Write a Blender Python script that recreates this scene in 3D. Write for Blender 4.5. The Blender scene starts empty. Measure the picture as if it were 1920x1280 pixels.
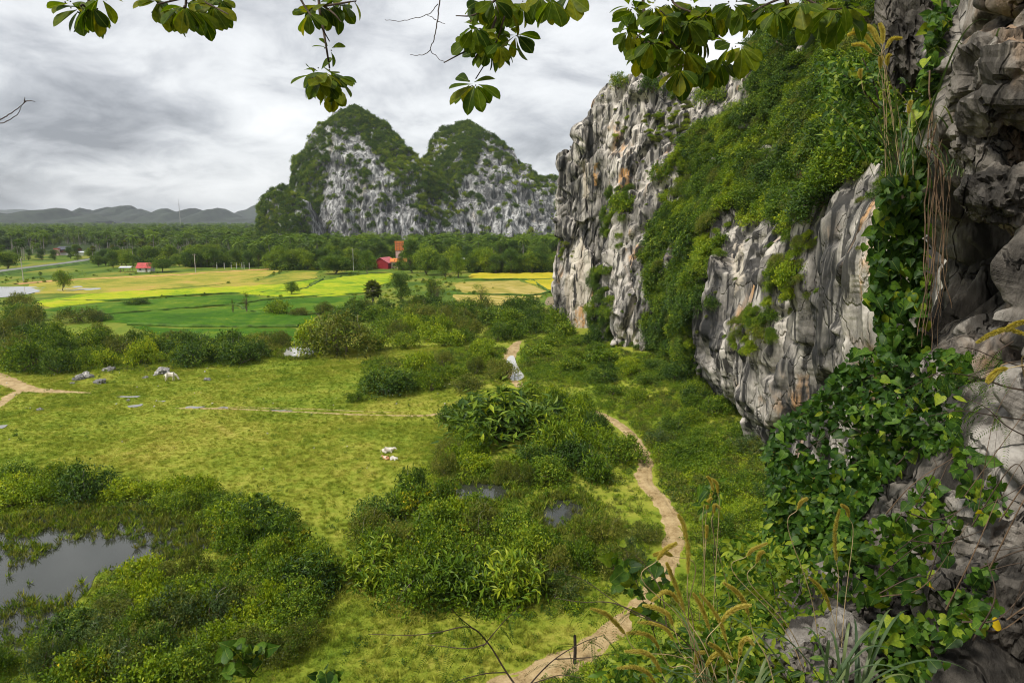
import bpy, math, random
import numpy as np
from mathutils import Vector
sc = bpy.context.scene
COL = sc.collection
rng = np.random.default_rng(7)
random.seed(7)
R = math.radians
# ------------------------------------------------------------------ camera, sky, sun, exposure
CAMZ = 25.0
PITCH = math.atan(226.0 / 1280.0)
cam_d = bpy.data.cameras.new('camera'); cam = bpy.data.objects.new('camera', cam_d); COL.objects.link(cam)
cam_d.sensor_width = 36.0; cam_d.lens = 24.0; cam_d.clip_start = 0.05; cam_d.clip_end = 60000
cam.location = (0, 0, CAMZ); cam.rotation_euler = (math.pi / 2 - PITCH, 0, 0)
sc.camera = cam
SUN_EL, SUN_AZ = R(52), R(232)          # azimuth clockwise from +Y: behind the camera, from the left
wd = bpy.data.worlds.new('World'); sc.world = wd; wd.use_nodes = True
def build_world():
    nt = wd.node_tree; nt.nodes.clear(); N = nt.nodes.new; L = nt.links.new
    out = N('ShaderNodeOutputWorld'); bg = N('ShaderNodeBackground'); bg.inputs[1].default_value = 0.1
    sky = N('ShaderNodeTexSky'); sky.sky_type = 'NISHITA'; sky.sun_disc = False
    sky.sun_elevation = SUN_EL; sky.sun_rotation = SUN_AZ
    tc = N('ShaderNodeTexCoord'); sp = N('ShaderNodeSeparateXYZ'); L(tc.outputs['Generated'], sp.inputs[0])
    mz = N('ShaderNodeMath'); mz.operation = 'MAXIMUM'; mz.inputs[1].default_value = 0.0; L(sp.outputs[2], mz.inputs[0])
    az = N('ShaderNodeMath'); az.operation = 'ADD'; az.inputs[1].default_value = 0.36; L(mz.outputs[0], az.inputs[0])
    dx = N('ShaderNodeMath'); dx.operation = 'DIVIDE'; L(sp.outputs[0], dx.inputs[0]); L(az.outputs[0], dx.inputs[1])
    dy = N('ShaderNodeMath'); dy.operation = 'DIVIDE'; L(sp.outputs[1], dy.inputs[0]); L(az.outputs[0], dy.inputs[1])
    cb = N('ShaderNodeCombineXYZ'); L(dx.outputs[0], cb.inputs[0]); L(dy.outputs[0], cb.inputs[1]); cb.inputs[2].default_value = 3.7
    def noise(scale, detail, rough, dist, off):
        mp = N('ShaderNodeMapping'); mp.inputs['Location'].default_value = off; L(cb.outputs[0], mp.inputs[0])
        n = N('ShaderNodeTexNoise'); n.inputs['Scale'].default_value = scale; n.inputs['Detail'].default_value = detail
        n.inputs['Roughness'].default_value = rough; n.inputs['Distortion'].default_value = dist; L(mp.outputs[0], n.inputs[0]); return n.outputs[0]
    n1 = noise(1.15, 7, 0.55, 0.35, (1.3, 0.4, 0)); n2 = noise(4.2, 7, 0.6, 0.5, (5.3, 2.4, 1))
    ad = N('ShaderNodeMath'); ad.operation = 'MULTIPLY_ADD'; ad.inputs[1].default_value = 0.5; L(n2, ad.inputs[0]); L(n1, ad.inputs[2])
    rp = N('ShaderNodeValToRGB'); L(ad.outputs[0], rp.inputs[0])
    e = rp.color_ramp.elements
    e[0].position = 0.56; e[0].color = (0.25, 0.262, 0.285, 1)
    e[1].position = 0.94; e[1].color = (0.86, 0.87, 0.875, 1)
    k = e.new(0.68); k.color = (0.45, 0.465, 0.49, 1)
    k = e.new(0.79); k.color = (0.68, 0.693, 0.708, 1)
    sc10 = N('ShaderNodeMix'); sc10.data_type = 'RGBA'; sc10.blend_type = 'MULTIPLY'; sc10.inputs[0].default_value = 1.0
    L(rp.outputs[0], sc10.inputs[6]); sc10.inputs[7].default_value = (4.75, 4.75, 4.75, 1)
    mx = N('ShaderNodeMix'); mx.data_type = 'RGBA'; mx.inputs[0].default_value = 0.96
    L(sky.outputs[0], mx.inputs[6]); L(sc10.outputs[2], mx.inputs[7])
    L(mx.outputs[2], bg.inputs[0]); L(bg.outputs[0], out.inputs[0])
build_world()
sun_d = bpy.data.lights.new('sun', 'SUN'); sun_d.energy = 1.5; sun_d.angle = R(10); sun_d.color = (1, 0.95, 0.86)
sun = bpy.data.objects.new('sun', sun_d); COL.objects.link(sun)
sun.rotation_euler = Vector((-math.sin(SUN_AZ) * math.cos(SUN_EL), -math.cos(SUN_AZ) * math.cos(SUN_EL), -math.sin(SUN_EL))).to_track_quat('-Z', 'Y').to_euler()
sc.view_settings.view_transform = 'Standard'; sc.view_settings.look = 'None'
sc.view_settings.gamma = 1.0; sc.view_settings.use_curve_mapping = False; sc.view_settings.exposure = 1.45
sc.cycles.max_bounces = 6; sc.cycles.diffuse_bounces = 3; sc.cycles.glossy_bounces = 2; sc.cycles.transmission_bounces = 4
sc.cycles.volume_bounces = 0; sc.cycles.use_denoising = True; sc.cycles.filter_width = 1.1
sc.cycles.use_adaptive_sampling = True; sc.cycles.adaptive_threshold = 0.01

# ------------------------------------------------------------------ helpers: pixels, noise, meshes
cp, sp_ = math.cos(PITCH), math.sin(PITCH)
def ray(px, py):
    dx = (np.asarray(px, float) - 960) / 1280; dy = -(np.asarray(py, float) - 640) / 1280
    return np.stack(np.broadcast_arrays(dx, cp + sp_ * dy, -sp_ + cp * dy), -1)
def at(px, py, Y):
    d = ray(px, py); return np.array([0, 0, CAMZ]) + d * (np.asarray(Y, float) / d[..., 1])[..., None]
def gnd(px, py, z=0.0):
    d = ray(px, py); return np.array([0, 0, CAMZ]) + d * ((CAMZ - z) / -d[..., 2])[..., None]
def proj(P):
    P = np.asarray(P, float); v = P - np.array([0, 0, CAMZ])
    zc = v[..., 1] * cp - v[..., 2] * sp_; yc = v[..., 1] * sp_ + v[..., 2] * cp
    zc = np.where(zc < 0.01, 0.01, zc)
    return 960 + 1280 * v[..., 0] / zc, 640 - 1280 * yc / zc
def inpoly(x, y, poly):
    x = np.asarray(x, float); y = np.asarray(y, float); r = np.zeros(x.shape, bool); n = len(poly)
    for i in range(n):
        x1, y1 = poly[i]; x2, y2 = poly[(i + 1) % n]
        if y1 == y2: continue
        c = ((y1 > y) != (y2 > y)) & (x < (x2 - x1) * (y - y1) / (y2 - y1) + x1); r ^= c
    return r
def _hash(ix, iy, iz, seed):
    h = (ix.astype(np.int64) * 374761393 + iy.astype(np.int64) * 668265263 + iz.astype(np.int64) * 2147483647 + seed * 1274126177) & 0xFFFFFFFF
    h = ((h ^ (h >> 13)) * 1274126177) & 0xFFFFFFFF
    h = ((h ^ (h >> 16)) * 2246822519) & 0xFFFFFFFF
    return (h ^ (h >> 15)) & 0xFFFFFFFF
def vnoise(P, seed=0):
    P = np.asarray(P, float); f = np.floor(P); t = P - f; t = t * t * t * (t * (t * 6 - 15) + 10); f = f.astype(np.int64)
    r = 0
    for dx in (0, 1):
        wx = t[..., 0] if dx else 1 - t[..., 0]
        for dy in (0, 1):
            wy = t[..., 1] if dy else 1 - t[..., 1]
            for dz in (0, 1):
                wz = t[..., 2] if dz else 1 - t[..., 2]
                r = r + wx * wy * wz * (_hash(f[..., 0] + dx, f[..., 1] + dy, f[..., 2] + dz, seed) / 4294967295.0)
    return r * 2 - 1
def fbm(P, oct=4, seed=0, rough=0.5, ridged=False):
    s = 0; a = 1.0; P = np.asarray(P, float); tot = 0
    for i in range(oct):
        n = vnoise(P, seed + i * 17)
        s = s + a * ((1 - 2 * np.abs(n)) if ridged else n); tot += a; a *= rough; P = P * 2.03 + 13.7
    return s / tot
def voronoi(P, seed=0):
    """distance to the cell border (rough), cell random value"""
    P = np.asarray(P, float); f = np.floor(P).astype(np.int64)
    d1 = np.full(P.shape[:-1], 9.0); d2 = d1.copy(); cid = np.zeros(P.shape[:-1])
    for dx in (-1, 0, 1):
        for dy in (-1, 0, 1):
            for dz in (-1, 0, 1):
                cx, cy, cz = f[..., 0] + dx, f[..., 1] + dy, f[..., 2] + dz
                h = _hash(cx, cy, cz, seed)
                ox = cx + (h & 1023) / 1023.0; oy = cy + ((h >> 10) & 1023) / 1023.0; oz = cz + ((h >> 20) & 1023) / 1023.0
                d = np.sqrt((P[..., 0] - ox) ** 2 + (P[..., 1] - oy) ** 2 + (P[..., 2] - oz) ** 2)
                rv = ((h * 2654435761) & 0xFFFF) / 65535.0
                n1 = d < d1
                d2 = np.where(n1, d1, np.minimum(d2, d)); cid = np.where(n1, rv, cid); d1 = np.where(n1, d, d1)
    return d2 - d1, cid
def facets(P, seed=0):
    """broken-rock relief: each cell is a tilted plane; value in about -1..1, and closeness to the joint"""
    P = np.asarray(P, float); f = np.floor(P).astype(np.int64); d1 = np.full(P.shape[:-1], 9.0); d2 = d1.copy(); val = np.zeros(P.shape[:-1])
    for dx in (-1, 0, 1):
        for dy in (-1, 0, 1):
            for dz in (-1, 0, 1):
                cx, cy, cz = f[..., 0] + dx, f[..., 1] + dy, f[..., 2] + dz; h = _hash(cx, cy, cz, seed); k = _hash(cx, cy, cz, seed + 77)
                rx = P[..., 0] - cx - (h & 1023) / 1023.0; ry = P[..., 1] - cy - ((h >> 10) & 1023) / 1023.0; rz = P[..., 2] - cz - ((h >> 20) & 1023) / 1023.0
                d = np.sqrt(rx * rx + ry * ry + rz * rz); n1 = d < d1
                v = (((k & 255) / 127.5 - 1) * rx + (((k >> 8) & 255) / 127.5 - 1) * ry + (((k >> 16) & 255) / 127.5 - 1) * rz) * 1.1 + ((k >> 24) / 255.0 - 0.5) * 0.7
                d2 = np.where(n1, d1, np.minimum(d2, d)); val = np.where(n1, v, val); d1 = np.where(n1, d, d1)
    return val, d2 - d1
def blur2(D, n=1):
    for _ in range(n):
        Q = np.pad(D, 1, mode='edge'); D = (4 * D + 2 * (Q[:-2, 1:-1] + Q[2:, 1:-1] + Q[1:-1, :-2] + Q[1:-1, 2:]) + Q[:-2, :-2] + Q[2:, 2:] + Q[:-2, 2:] + Q[2:, :-2]) / 16
    return D
def smooth(a, b, x):
    t = np.clip((x - a) / (b - a), 0, 1); return t * t * (3 - 2 * t)
def nrm(v):
    return v / np.maximum(np.linalg.norm(v, axis=-1, keepdims=True), 1e-9)
class MB:
    def __init__(s): s.V = []; s.F = []; s.M = []; s.A = []; s.n = 0
    def add(s, V, F, mat=0, rnd=None):
        V = np.asarray(V, float).reshape(-1, 3); F = np.asarray(F, np.int64)
        if len(F) == 0: return s
        s.V.append(V); s.F.append(F + s.n); s.M.append(np.full(len(F), mat, np.int32))
        s.A.append(np.full(len(F), 0.5) if rnd is None else np.broadcast_to(np.asarray(rnd, float), (len(F),)).copy()); s.n += len(V); return s
    def mesh(s, name, mats, smooth_=False):
        me = bpy.data.meshes.new(name); V = np.concatenate(s.V)
        me.vertices.add(len(V)); me.vertices.foreach_set('co', V.astype(np.float32).ravel())
        tot = np.concatenate([np.full(len(f), f.shape[1], np.int32) for f in s.F]); lv = np.concatenate([f.ravel() for f in s.F]).astype(np.int32)
        me.loops.add(len(lv)); me.loops.foreach_set('vertex_index', lv)
        me.polygons.add(len(tot)); st = np.concatenate([[0], np.cumsum(tot)[:-1]]).astype(np.int32)
        me.polygons.foreach_set('loop_start', st)
        try: me.polygons.foreach_set('loop_total', tot)
        except Exception: pass
        me.polygons.foreach_set('material_index', np.concatenate(s.M))
        me.polygons.foreach_set('use_smooth', np.full(len(tot), bool(smooth_)))
        at_ = me.attributes.new('rnd', 'FLOAT', 'FACE'); at_.data.foreach_set('value', np.concatenate(s.A).astype(np.float32))
        me.update(calc_edges=True)
        for m in (mats if isinstance(mats, (list, tuple)) else [mats]): me.materials.append(m)
        return me
def link(name, me, parent=None, loc=None, rz=0.0, scale=None, **props):
    o = bpy.data.objects.new(name, me); COL.objects.link(o)
    if parent is not None: o.parent = parent
    if loc is not None: o.location = [float(c) for c in loc]
    if rz: o.rotation_euler = (0, 0, rz)
    if scale is not None: o.scale = scale if hasattr(scale, '__len__') else (scale,) * 3
    for k, v in props.items(): o[k] = v
    return o
def root(name, loc, label, category, group=None, rz=0.0, scale=None):
    o = link(name, None, None, loc, rz, scale, label=label, category=category); o.empty_display_size = 0.2
    if group: o['group'] = group
    return o
def tag(o, label, category, group=None):
    o['label'] = label; o['category'] = category
    if group: o['group'] = group
    return o
ORD = ('first second third fourth fifth sixth seventh eighth ninth tenth eleventh twelfth thirteenth fourteenth fifteenth sixteenth seventeenth '
       'eighteenth nineteenth twentieth').split()
def ordn(i):
    if i < 20: return ORD[i]
    n = i + 1; tens = {2: 'twenty', 3: 'thirty', 4: 'forty', 5: 'fifty', 6: 'sixty', 7: 'seventy', 8: 'eighty', 9: 'ninety'}
    tenth = {2: 'twentieth', 3: 'thirtieth', 4: 'fortieth', 5: 'fiftieth', 6: 'sixtieth', 7: 'seventieth', 8: 'eightieth', 9: 'ninetieth'}
    if n >= 100: return str(n) + 'th'
    return tenth[n // 10] if n % 10 == 0 else tens[n // 10] + '-' + ORD[n % 10 - 1]
def gridF(nu, nv, flip=False):
    i, j = np.meshgrid(np.arange(nu - 1), np.arange(nv - 1), indexing='ij'); a = (i * nv + j).ravel()
    F = np.stack([a, a + nv, a + nv + 1, a + 1], -1)
    return F[:, ::-1] if flip else F
def tube(pts, rad, sides=6, cap=True):
    P = np.asarray(pts, float); r = np.broadcast_to(np.asarray(rad, float), (len(P),)); T = np.gradient(P, axis=0); T = nrm(T)
    ref = np.array([0, 0, 1.0]) if abs(T[:, 2]).mean() < 0.8 else np.array([1.0, 0, 0])
    U = nrm(np.cross(T, ref)); W = np.cross(T, U); a = np.arange(sides) * 2 * math.pi / sides
    V = P[:, None] + r[:, None, None] * (np.cos(a)[None, :, None] * U[:, None] + np.sin(a)[None, :, None] * W[:, None])
    n = len(P); F = []
    for i in range(n - 1):
        for j in range(sides):
            k = (j + 1) % sides; F.append((i * sides + j, i * sides + k, (i + 1) * sides + k, (i + 1) * sides + j))
    return V.reshape(-1, 3), np.array(F)
def spline(pts, n, closed=False):
    P = np.asarray(pts, float)
    P = np.vstack([P[-1], P, P[0], P[1]]) if closed else np.vstack([2 * P[0] - P[1], P, 2 * P[-1] - P[-2]])
    m = len(P) - 3; t = np.linspace(0, m, n, endpoint=not closed); i = np.clip(t.astype(int), 0, m - 1); u = (t - i)[:, None]
    a, b, c, d = P[i], P[i + 1], P[i + 2], P[i + 3]
    return 0.5 * (2 * b + (c - a) * u + (2 * a - 5 * b + 4 * c - d) * u ** 2 + (3 * b - a - 3 * c + d) * u ** 3)
def loft(ctrl, nu, nv):
    """ctrl[u][v] -> nu x nv x 3 smooth sheet"""
    C = np.asarray(ctrl, float); A = np.stack([spline(C[i], nv) for i in range(C.shape[0])])
    return np.stack([spline(A[:, j], nu) for j in range(nv)], 1)
def sheet_normals(S):
    du = np.gradient(S, axis=0); dv = np.gradient(S, axis=1); return nrm(np.cross(du, dv))
def box(x0, x1, y0, y1, z0, z1):
    V = np.array([(x, y, z) for z in (z0, z1) for y in (y0, y1) for x in (x0, x1)], float)
    return V, np.array([(0, 2, 3, 1), (4, 5, 7, 6), (0, 1, 5, 4), (2, 6, 7, 3), (0, 4, 6, 2), (1, 3, 7, 5)])
# ------------------------------------------------------------------ materials
def mat(name, build):
    m = bpy.data.materials.new(name); m.use_nodes = True; nt = m.node_tree; nt.nodes.clear()
    out = nt.nodes.new('ShaderNodeOutputMaterial'); build(nt, out, nt.nodes.new, nt.links.new); return m
def n_ramp(N, L, src, stops):
    r = N('ShaderNodeValToRGB'); L(src, r.inputs[0]); e = r.color_ramp.elements
    while len(e) < len(stops): e.new(0.5)
    for k, (p, c) in zip(e, stops): k.position = p; k.color = (*c, 1)
    return r.outputs[0]
def n_noise(N, L, scale=(1, 1, 1), s=1.0, detail=4, rough=0.55, dist=0.0, vec=None, loc=(0, 0, 0)):
    if vec is None: g = N('ShaderNodeNewGeometry'); vec = g.outputs['Position']
    mp = N('ShaderNodeMapping'); mp.inputs['Scale'].default_value = scale; mp.inputs['Location'].default_value = loc; L(vec, mp.inputs[0])
    n = N('ShaderNodeTexNoise'); n.inputs['Scale'].default_value = s; n.inputs['Detail'].default_value = detail; n.inputs['Roughness'].default_value = rough
    n.inputs['Distortion'].default_value = dist; L(mp.outputs[0], n.inputs[0]); return n.outputs[0]
def n_mix(N, L, f, a, b, mode='MIX'):
    m = N('ShaderNodeMix'); m.data_type = 'RGBA'; m.blend_type = mode
    for s, v in ((m.inputs[0], f), (m.inputs[6], a), (m.inputs[7], b)):
        if isinstance(v, (int, float)): s.default_value = v
        elif isinstance(v, tuple): s.default_value = (*v, 1)
        else: L(v, s)
    return m.outputs[2]
def n_math(N, L, op, a, b=None):
    m = N('ShaderNodeMath'); m.operation = op
    for s, v in ((m.inputs[0], a), (m.inputs[1], b)):
        if v is None: continue
        if isinstance(v, (int, float)): s.default_value = v
        else: L(v, s)
    return m.outputs[0]
def n_sstep(N, L, v, a, b):
    m = N('ShaderNodeMapRange'); m.interpolation_type = 'SMOOTHSTEP'; L(v, m.inputs[0]); m.inputs[1].default_value = a; m.inputs[2].default_value = b; return m.outputs[0]
def principled(N, L, out, col, rough=0.8, spec=0.2, bump=None, bstr=0.5, bdist=0.1):
    p = N('ShaderNodeBsdfPrincipled'); p.inputs['Roughness'].default_value = rough; p.inputs['Specular IOR Level'].default_value = spec
    if isinstance(col, tuple): p.inputs['Base Color'].default_value = (*col, 1)
    else: L(col, p.inputs['Base Color'])
    if bump is not None:
        b = N('ShaderNodeBump'); b.inputs['Strength'].default_value = bstr; b.inputs['Distance'].default_value = bdist; L(bump, b.inputs['Height']); L(b.outputs[0], p.inputs['Normal'])
    L(p.outputs[0], out.inputs[0]); return p
def leaf_mat(name, stops, trans=0.28, rough=0.5, spec=0.25, objvar=0.35, veins=False):
    """foliage: colour varies leaf by leaf and plant by plant; part of the light passes through the blade"""
    def b(nt, out, N, L):
        a = N('ShaderNodeAttribute'); a.attribute_name = 'rnd'; oi = N('ShaderNodeObjectInfo')
        v = n_math(N, L, 'MULTIPLY_ADD', oi.outputs['Random'], objvar); nt.nodes[-1].inputs[2].default_value = -objvar * 0.5
        v = n_math(N, L, 'ADD', v, a.outputs['Fac'])
        c = n_ramp(N, L, v, stops)
        if veins:      # pale midrib, mottled blade, a few brown spots
            tc = N('ShaderNodeTexCoord'); sp = N('ShaderNodeSeparateXYZ'); L(tc.outputs['Object'], sp.inputs[0]); ay = n_math(N, L, 'ABSOLUTE', sp.outputs[1])
            mo = n_noise(N, L, s=5.0, detail=4, rough=0.6, vec=tc.outputs['Object']); c = n_mix(N, L, n_sstep(N, L, mo, 0.35, 0.7), n_mix(N, L, 1.0, c, (0.72, 0.78, 0.8), 'MULTIPLY'), n_mix(N, L, 1.0, c, (1.3, 1.2, 1.05), 'MULTIPLY'))
            c = n_mix(N, L, n_math(N, L, 'MULTIPLY', n_sstep(N, L, ay, 0.022, 0.006), 0.5), c, (0.26, 0.33, 0.06))
            spn = n_noise(N, L, s=14.0, detail=2, vec=tc.outputs['Object'], loc=(4, 1, 2)); c = n_mix(N, L, n_math(N, L, 'MULTIPLY', n_sstep(N, L, spn, 0.68, 0.74), 0.8), c, (0.14, 0.08, 0.02))
        p = N('ShaderNodeBsdfPrincipled'); p.inputs['Roughness'].default_value = rough; p.inputs['Specular IOR Level'].default_value = spec; L(c, p.inputs['Base Color'])
        t = N('ShaderNodeBsdfTranslucent'); L(n_mix(N, L, 1.0, c, (1.5, 1.35, 0.55), 'MULTIPLY'), t.inputs[0])
        m = N('ShaderNodeMixShader'); m.inputs[0].default_value = trans; L(p.outputs[0], m.inputs[1]); L(t.outputs[0], m.inputs[2]); L(m.outputs[0], out.inputs[0])
    return mat(name, b)
def plain(name, col, rough=0.8, spec=0.2, var=0.25, s=3.0, bump=0.3):
    def b(nt, out, N, L):
        n = n_noise(N, L, s=s, detail=6); c = n_mix(N, L, n_sstep(N, L, n, 0.3, 0.7), tuple(x * (1 - var) for x in col), tuple(min(1, x * (1 + var)) for x in col))
        principled(N, L, out, c, rough, spec, n, bump, 0.05)
    return mat(name, b)
# ------------------------------------------------------------------ the land
POND_C = gnd(130, 1065)
def gh(x, y):
    """height of the valley floor"""
    x = np.asarray(x, float); y = np.asarray(y, float)
    P = np.stack([x / 14, y / 14, np.zeros_like(x)], -1)
    z = 0.22 * fbm(P, 2, 5)
    near = smooth(34, 26, y)
    # rise towards the foot of the cliff
    cx = np.interp(y, [30, 52, 66, 80, 113, 130, 150], [24, 26, 30, 29, 27, 21, 17])
    z = z + 1.6 * smooth(cx - 13, cx + 1, x) * smooth(175, 150, y) * smooth(20, 40, y)
    # flat ground round the ponds, fields and far plain
    for (px, py, r) in PONDS_FLAT:
        c = gnd(px, py); d = np.hypot(x - c[0], y - c[1]); z = z * smooth(r * 0.8, r * 1.8, d)
    z = z * (1 - 0.7 * smooth(150, 260, y))
    return z
PONDS_FLAT = [(130, 1060, 14), (900, 930, 7), (1040, 970, 5), (552, 662, 7), (962, 690, 6), (30, 548, 30)]
def meadow_cols(N, L):
    """patches of green, olive and straw that the turf and the tufts on it share"""
    a = n_noise(N, L, s=0.045, detail=5, rough=0.6, dist=0.4); b = n_noise(N, L, s=0.45, detail=6, rough=0.65, loc=(9, 3, 0)); c = n_noise(N, L, s=2.3, detail=4, rough=0.7)
    v = n_math(N, L, 'ADD', n_math(N, L, 'MULTIPLY', a, 0.5), n_math(N, L, 'ADD', n_math(N, L, 'MULTIPLY', b, 0.32), n_math(N, L, 'MULTIPLY', c, 0.22)))
    col = n_ramp(N, L, v, [(0.36, (0.10, 0.175, 0.016)), (0.45, (0.175, 0.24, 0.022)), (0.53, (0.26, 0.295, 0.034)), (0.61, (0.36, 0.345, 0.06)), (0.70, (0.46, 0.385, 0.12))])
    return col, v
def b_ground(nt, out, N, L):
    col, v = meadow_cols(N, L)
    g = N('ShaderNodeNewGeometry'); s = N('ShaderNodeSeparateXYZ'); L(g.outputs['Position'], s.inputs[0])
    far = n_sstep(N, L, s.outputs[1], 120, 190)
    fn = n_noise(N, L, scale=(1, 0.5, 1), s=0.06, detail=6, rough=0.6)
    fcol = n_ramp(N, L, fn, [(0.35, (0.05, 0.10, 0.012)), (0.5, (0.11, 0.17, 0.018)), (0.65, (0.26, 0.24, 0.04))])
    c = n_mix(N, L, far, col, fcol)
    wood = n_sstep(N, L, s.outputs[1], 480, 560)
    c = n_mix(N, L, wood, c, (0.035, 0.055, 0.014))
    bm = n_noise(N, L, s=5.0, detail=6, rough=0.7)
    principled(N, L, out, c, 0.9, 0.1, bm, 0.9, 0.12)
M_ground = mat('turf', b_ground)
def build_ground():
    def axis(lo, d0, d1, hi, step, ratio):
        a = list(np.arange(d0, d1, step)); s = step; x = a[-1]
        while x < hi: s *= ratio; x += s; a.append(x)
        s = step; x = a[0]; b = []
        while x > lo: s *= ratio; x -= s; b.append(x)
        return np.array(b[::-1] + a)
    xs = axis(-9000, -75, 45, 9000, 1.0, 1.07); ys = axis(-2500, 24, 190, 9500, 1.0, 1.045)
    X, Y = np.meshgrid(xs, ys, indexing='ij'); Z = gh(X, Y)
    S = np.stack([X, Y, Z], -1)
    o = link('ground', MB().add(S, gridF(len(xs), len(ys))).mesh('ground', M_ground, True), kind='structure'); return o
build_ground()

def poly_fill(px_poly, step, z_off, top=None, to_world=True, smooth_n=0, wob=0, wfreq=0.07):
    """grid sheet over a ground polygon given by its corners in the picture, cut to the outline; returns V, F"""
    P = np.array([gnd(x, y) for x, y in px_poly]) if to_world else np.asarray(px_poly, float)
    if smooth_n: P = spline(P, smooth_n, True)
    if wob:
        P = np.concatenate([P[i] + (P[(i + 1) % len(P)] - P[i]) * np.linspace(0, 1, 14, endpoint=False)[:, None] for i in range(len(P))]); P[:, :2] += wob * np.stack([fbm(P * wfreq + k, 3, 5 + k) for k in range(2)], -1)
    x0, y0 = P[:, :2].min(0); x1, y1 = P[:, :2].max(0)
    nx = max(3, int((x1 - x0) / step) + 2); ny = max(3, int((y1 - y0) / step) + 2)
    X, Y = np.meshgrid(np.linspace(x0, x1, nx), np.linspace(y0, y1, ny), indexing='ij')
    V = np.stack([X, Y, np.zeros_like(X)], -1).reshape(-1, 3); F = gridF(nx, ny)
    c = V[F].mean(1); keep = inpoly(c[:, 0], c[:, 1], P[:, :2]); F = F[keep]
    used = np.unique(F); mp = -np.ones(len(V), int); mp[used] = np.arange(len(used)); F = mp[F]; V = V[used]
    # pull the stepped rim on to the outline
    e = {}
    for f in F:
        for a, b in zip(f, np.roll(f, -1)): k = (min(a, b), max(a, b)); e[k] = e.get(k, 0) + 1
    rim = sorted({v for k, n in e.items() if n == 1 for v in k})
    Q = np.vstack([P, P[:1]])[:, :2]
    for v in rim:
        p = V[v, :2]; a = Q[:-1]; d = Q[1:] - a; t = np.clip(((p - a) * d).sum(1) / np.maximum((d * d).sum(1), 1e-9), 0, 1); q = a + d * t[:, None]
        V[v, :2] = q[np.argmin(((q - p) ** 2).sum(1))]
    V[:, 2] = gh(V[:, 0], V[:, 1]) + z_off
    if top is not None:
        isr = np.zeros(len(V), bool); isr[rim] = True; h = top(V); V[:, 2] += np.where(isr, 0, h)
    return V, F
def crop_mat(name, stops, rows=None, s=0.5):
    def b(nt, out, N, L):
        n = n_noise(N, L, scale=(0.7, 0.5, 1), s=s * 0.13, detail=7, rough=0.68, dist=1.2); f = n_noise(N, L, s=s * 2.6, detail=5, rough=0.7)
        v = n_math(N, L, 'ADD', n_math(N, L, 'MULTIPLY', n, 0.78), n_math(N, L, 'MULTIPLY', f, 0.22))
        gr = n_noise(N, L, scale=(0.25, 1, 1), s=s * 0.9, detail=5, rough=0.7, dist=0.6, loc=(5, 5, 0)); v = n_math(N, L, 'ADD', v, n_math(N, L, 'MULTIPLY', n_math(N, L, 'SUBTRACT', gr, 0.5), 0.42))
        if rows:
            g = N('ShaderNodeNewGeometry'); mp = N('ShaderNodeMapping'); mp.inputs['Rotation'].default_value = (0, 0, R(rows[0])); L(g.outputs['Position'], mp.inputs[0])
            w = N('ShaderNodeTexWave'); w.inputs['Scale'].default_value = rows[1]; w.inputs['Distortion'].default_value = 2.2; w.inputs['Detail'].default_value = 2; w.inputs['Detail Scale'].default_value = 0.5; L(mp.outputs[0], w.inputs[0])
            v = n_math(N, L, 'ADD', v, n_math(N, L, 'MULTIPLY', n_math(N, L, 'SUBTRACT', w.outputs['Fac'], 0.5), rows[2]))
        principled(N, L, out, n_ramp(N, L, v, stops), 0.85, 0.1, f, 0.8, 0.25)
    return mat(name, b)
M_rice_green = crop_mat('young_rice', [(0.36, (0.030, 0.085, 0.004)), (0.46, (0.045, 0.125, 0.004)), (0.56, (0.085, 0.165, 0.007)), (0.66, (0.18, 0.23, 0.015))])
M_rice_lime = crop_mat('ripening_rice', [(0.36, (0.10, 0.22, 0.008)), (0.45, (0.24, 0.34, 0.010)), (0.54, (0.36, 0.40, 0.014)), (0.66, (0.46, 0.40, 0.04))])
M_rice_gold = crop_mat('ripe_rice', [(0.36, (0.28, 0.28, 0.012)), (0.5, (0.44, 0.37, 0.02)), (0.66, (0.52, 0.40, 0.05))])
M_stubble = crop_mat('stubble', [(0.38, (0.14, 0.19, 0.02)), (0.47, (0.27, 0.27, 0.03)), (0.56, (0.38, 0.31, 0.055)), (0.68, (0.46, 0.27, 0.09))])
M_stub_rows = crop_mat('stubble_rows', [(0.28, (0.16, 0.18, 0.02)), (0.46, (0.36, 0.28, 0.05)), (0.62, (0.46, 0.35, 0.09)), (0.8, (0.50, 0.40, 0.16))], rows=(62, 0.085, 0.45))
M_tilled = crop_mat('tilled_soil', [(0.3, (0.15, 0.12, 0.07)), (0.6, (0.30, 0.24, 0.15))], rows=(75, 0.12, 0.35))
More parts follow.
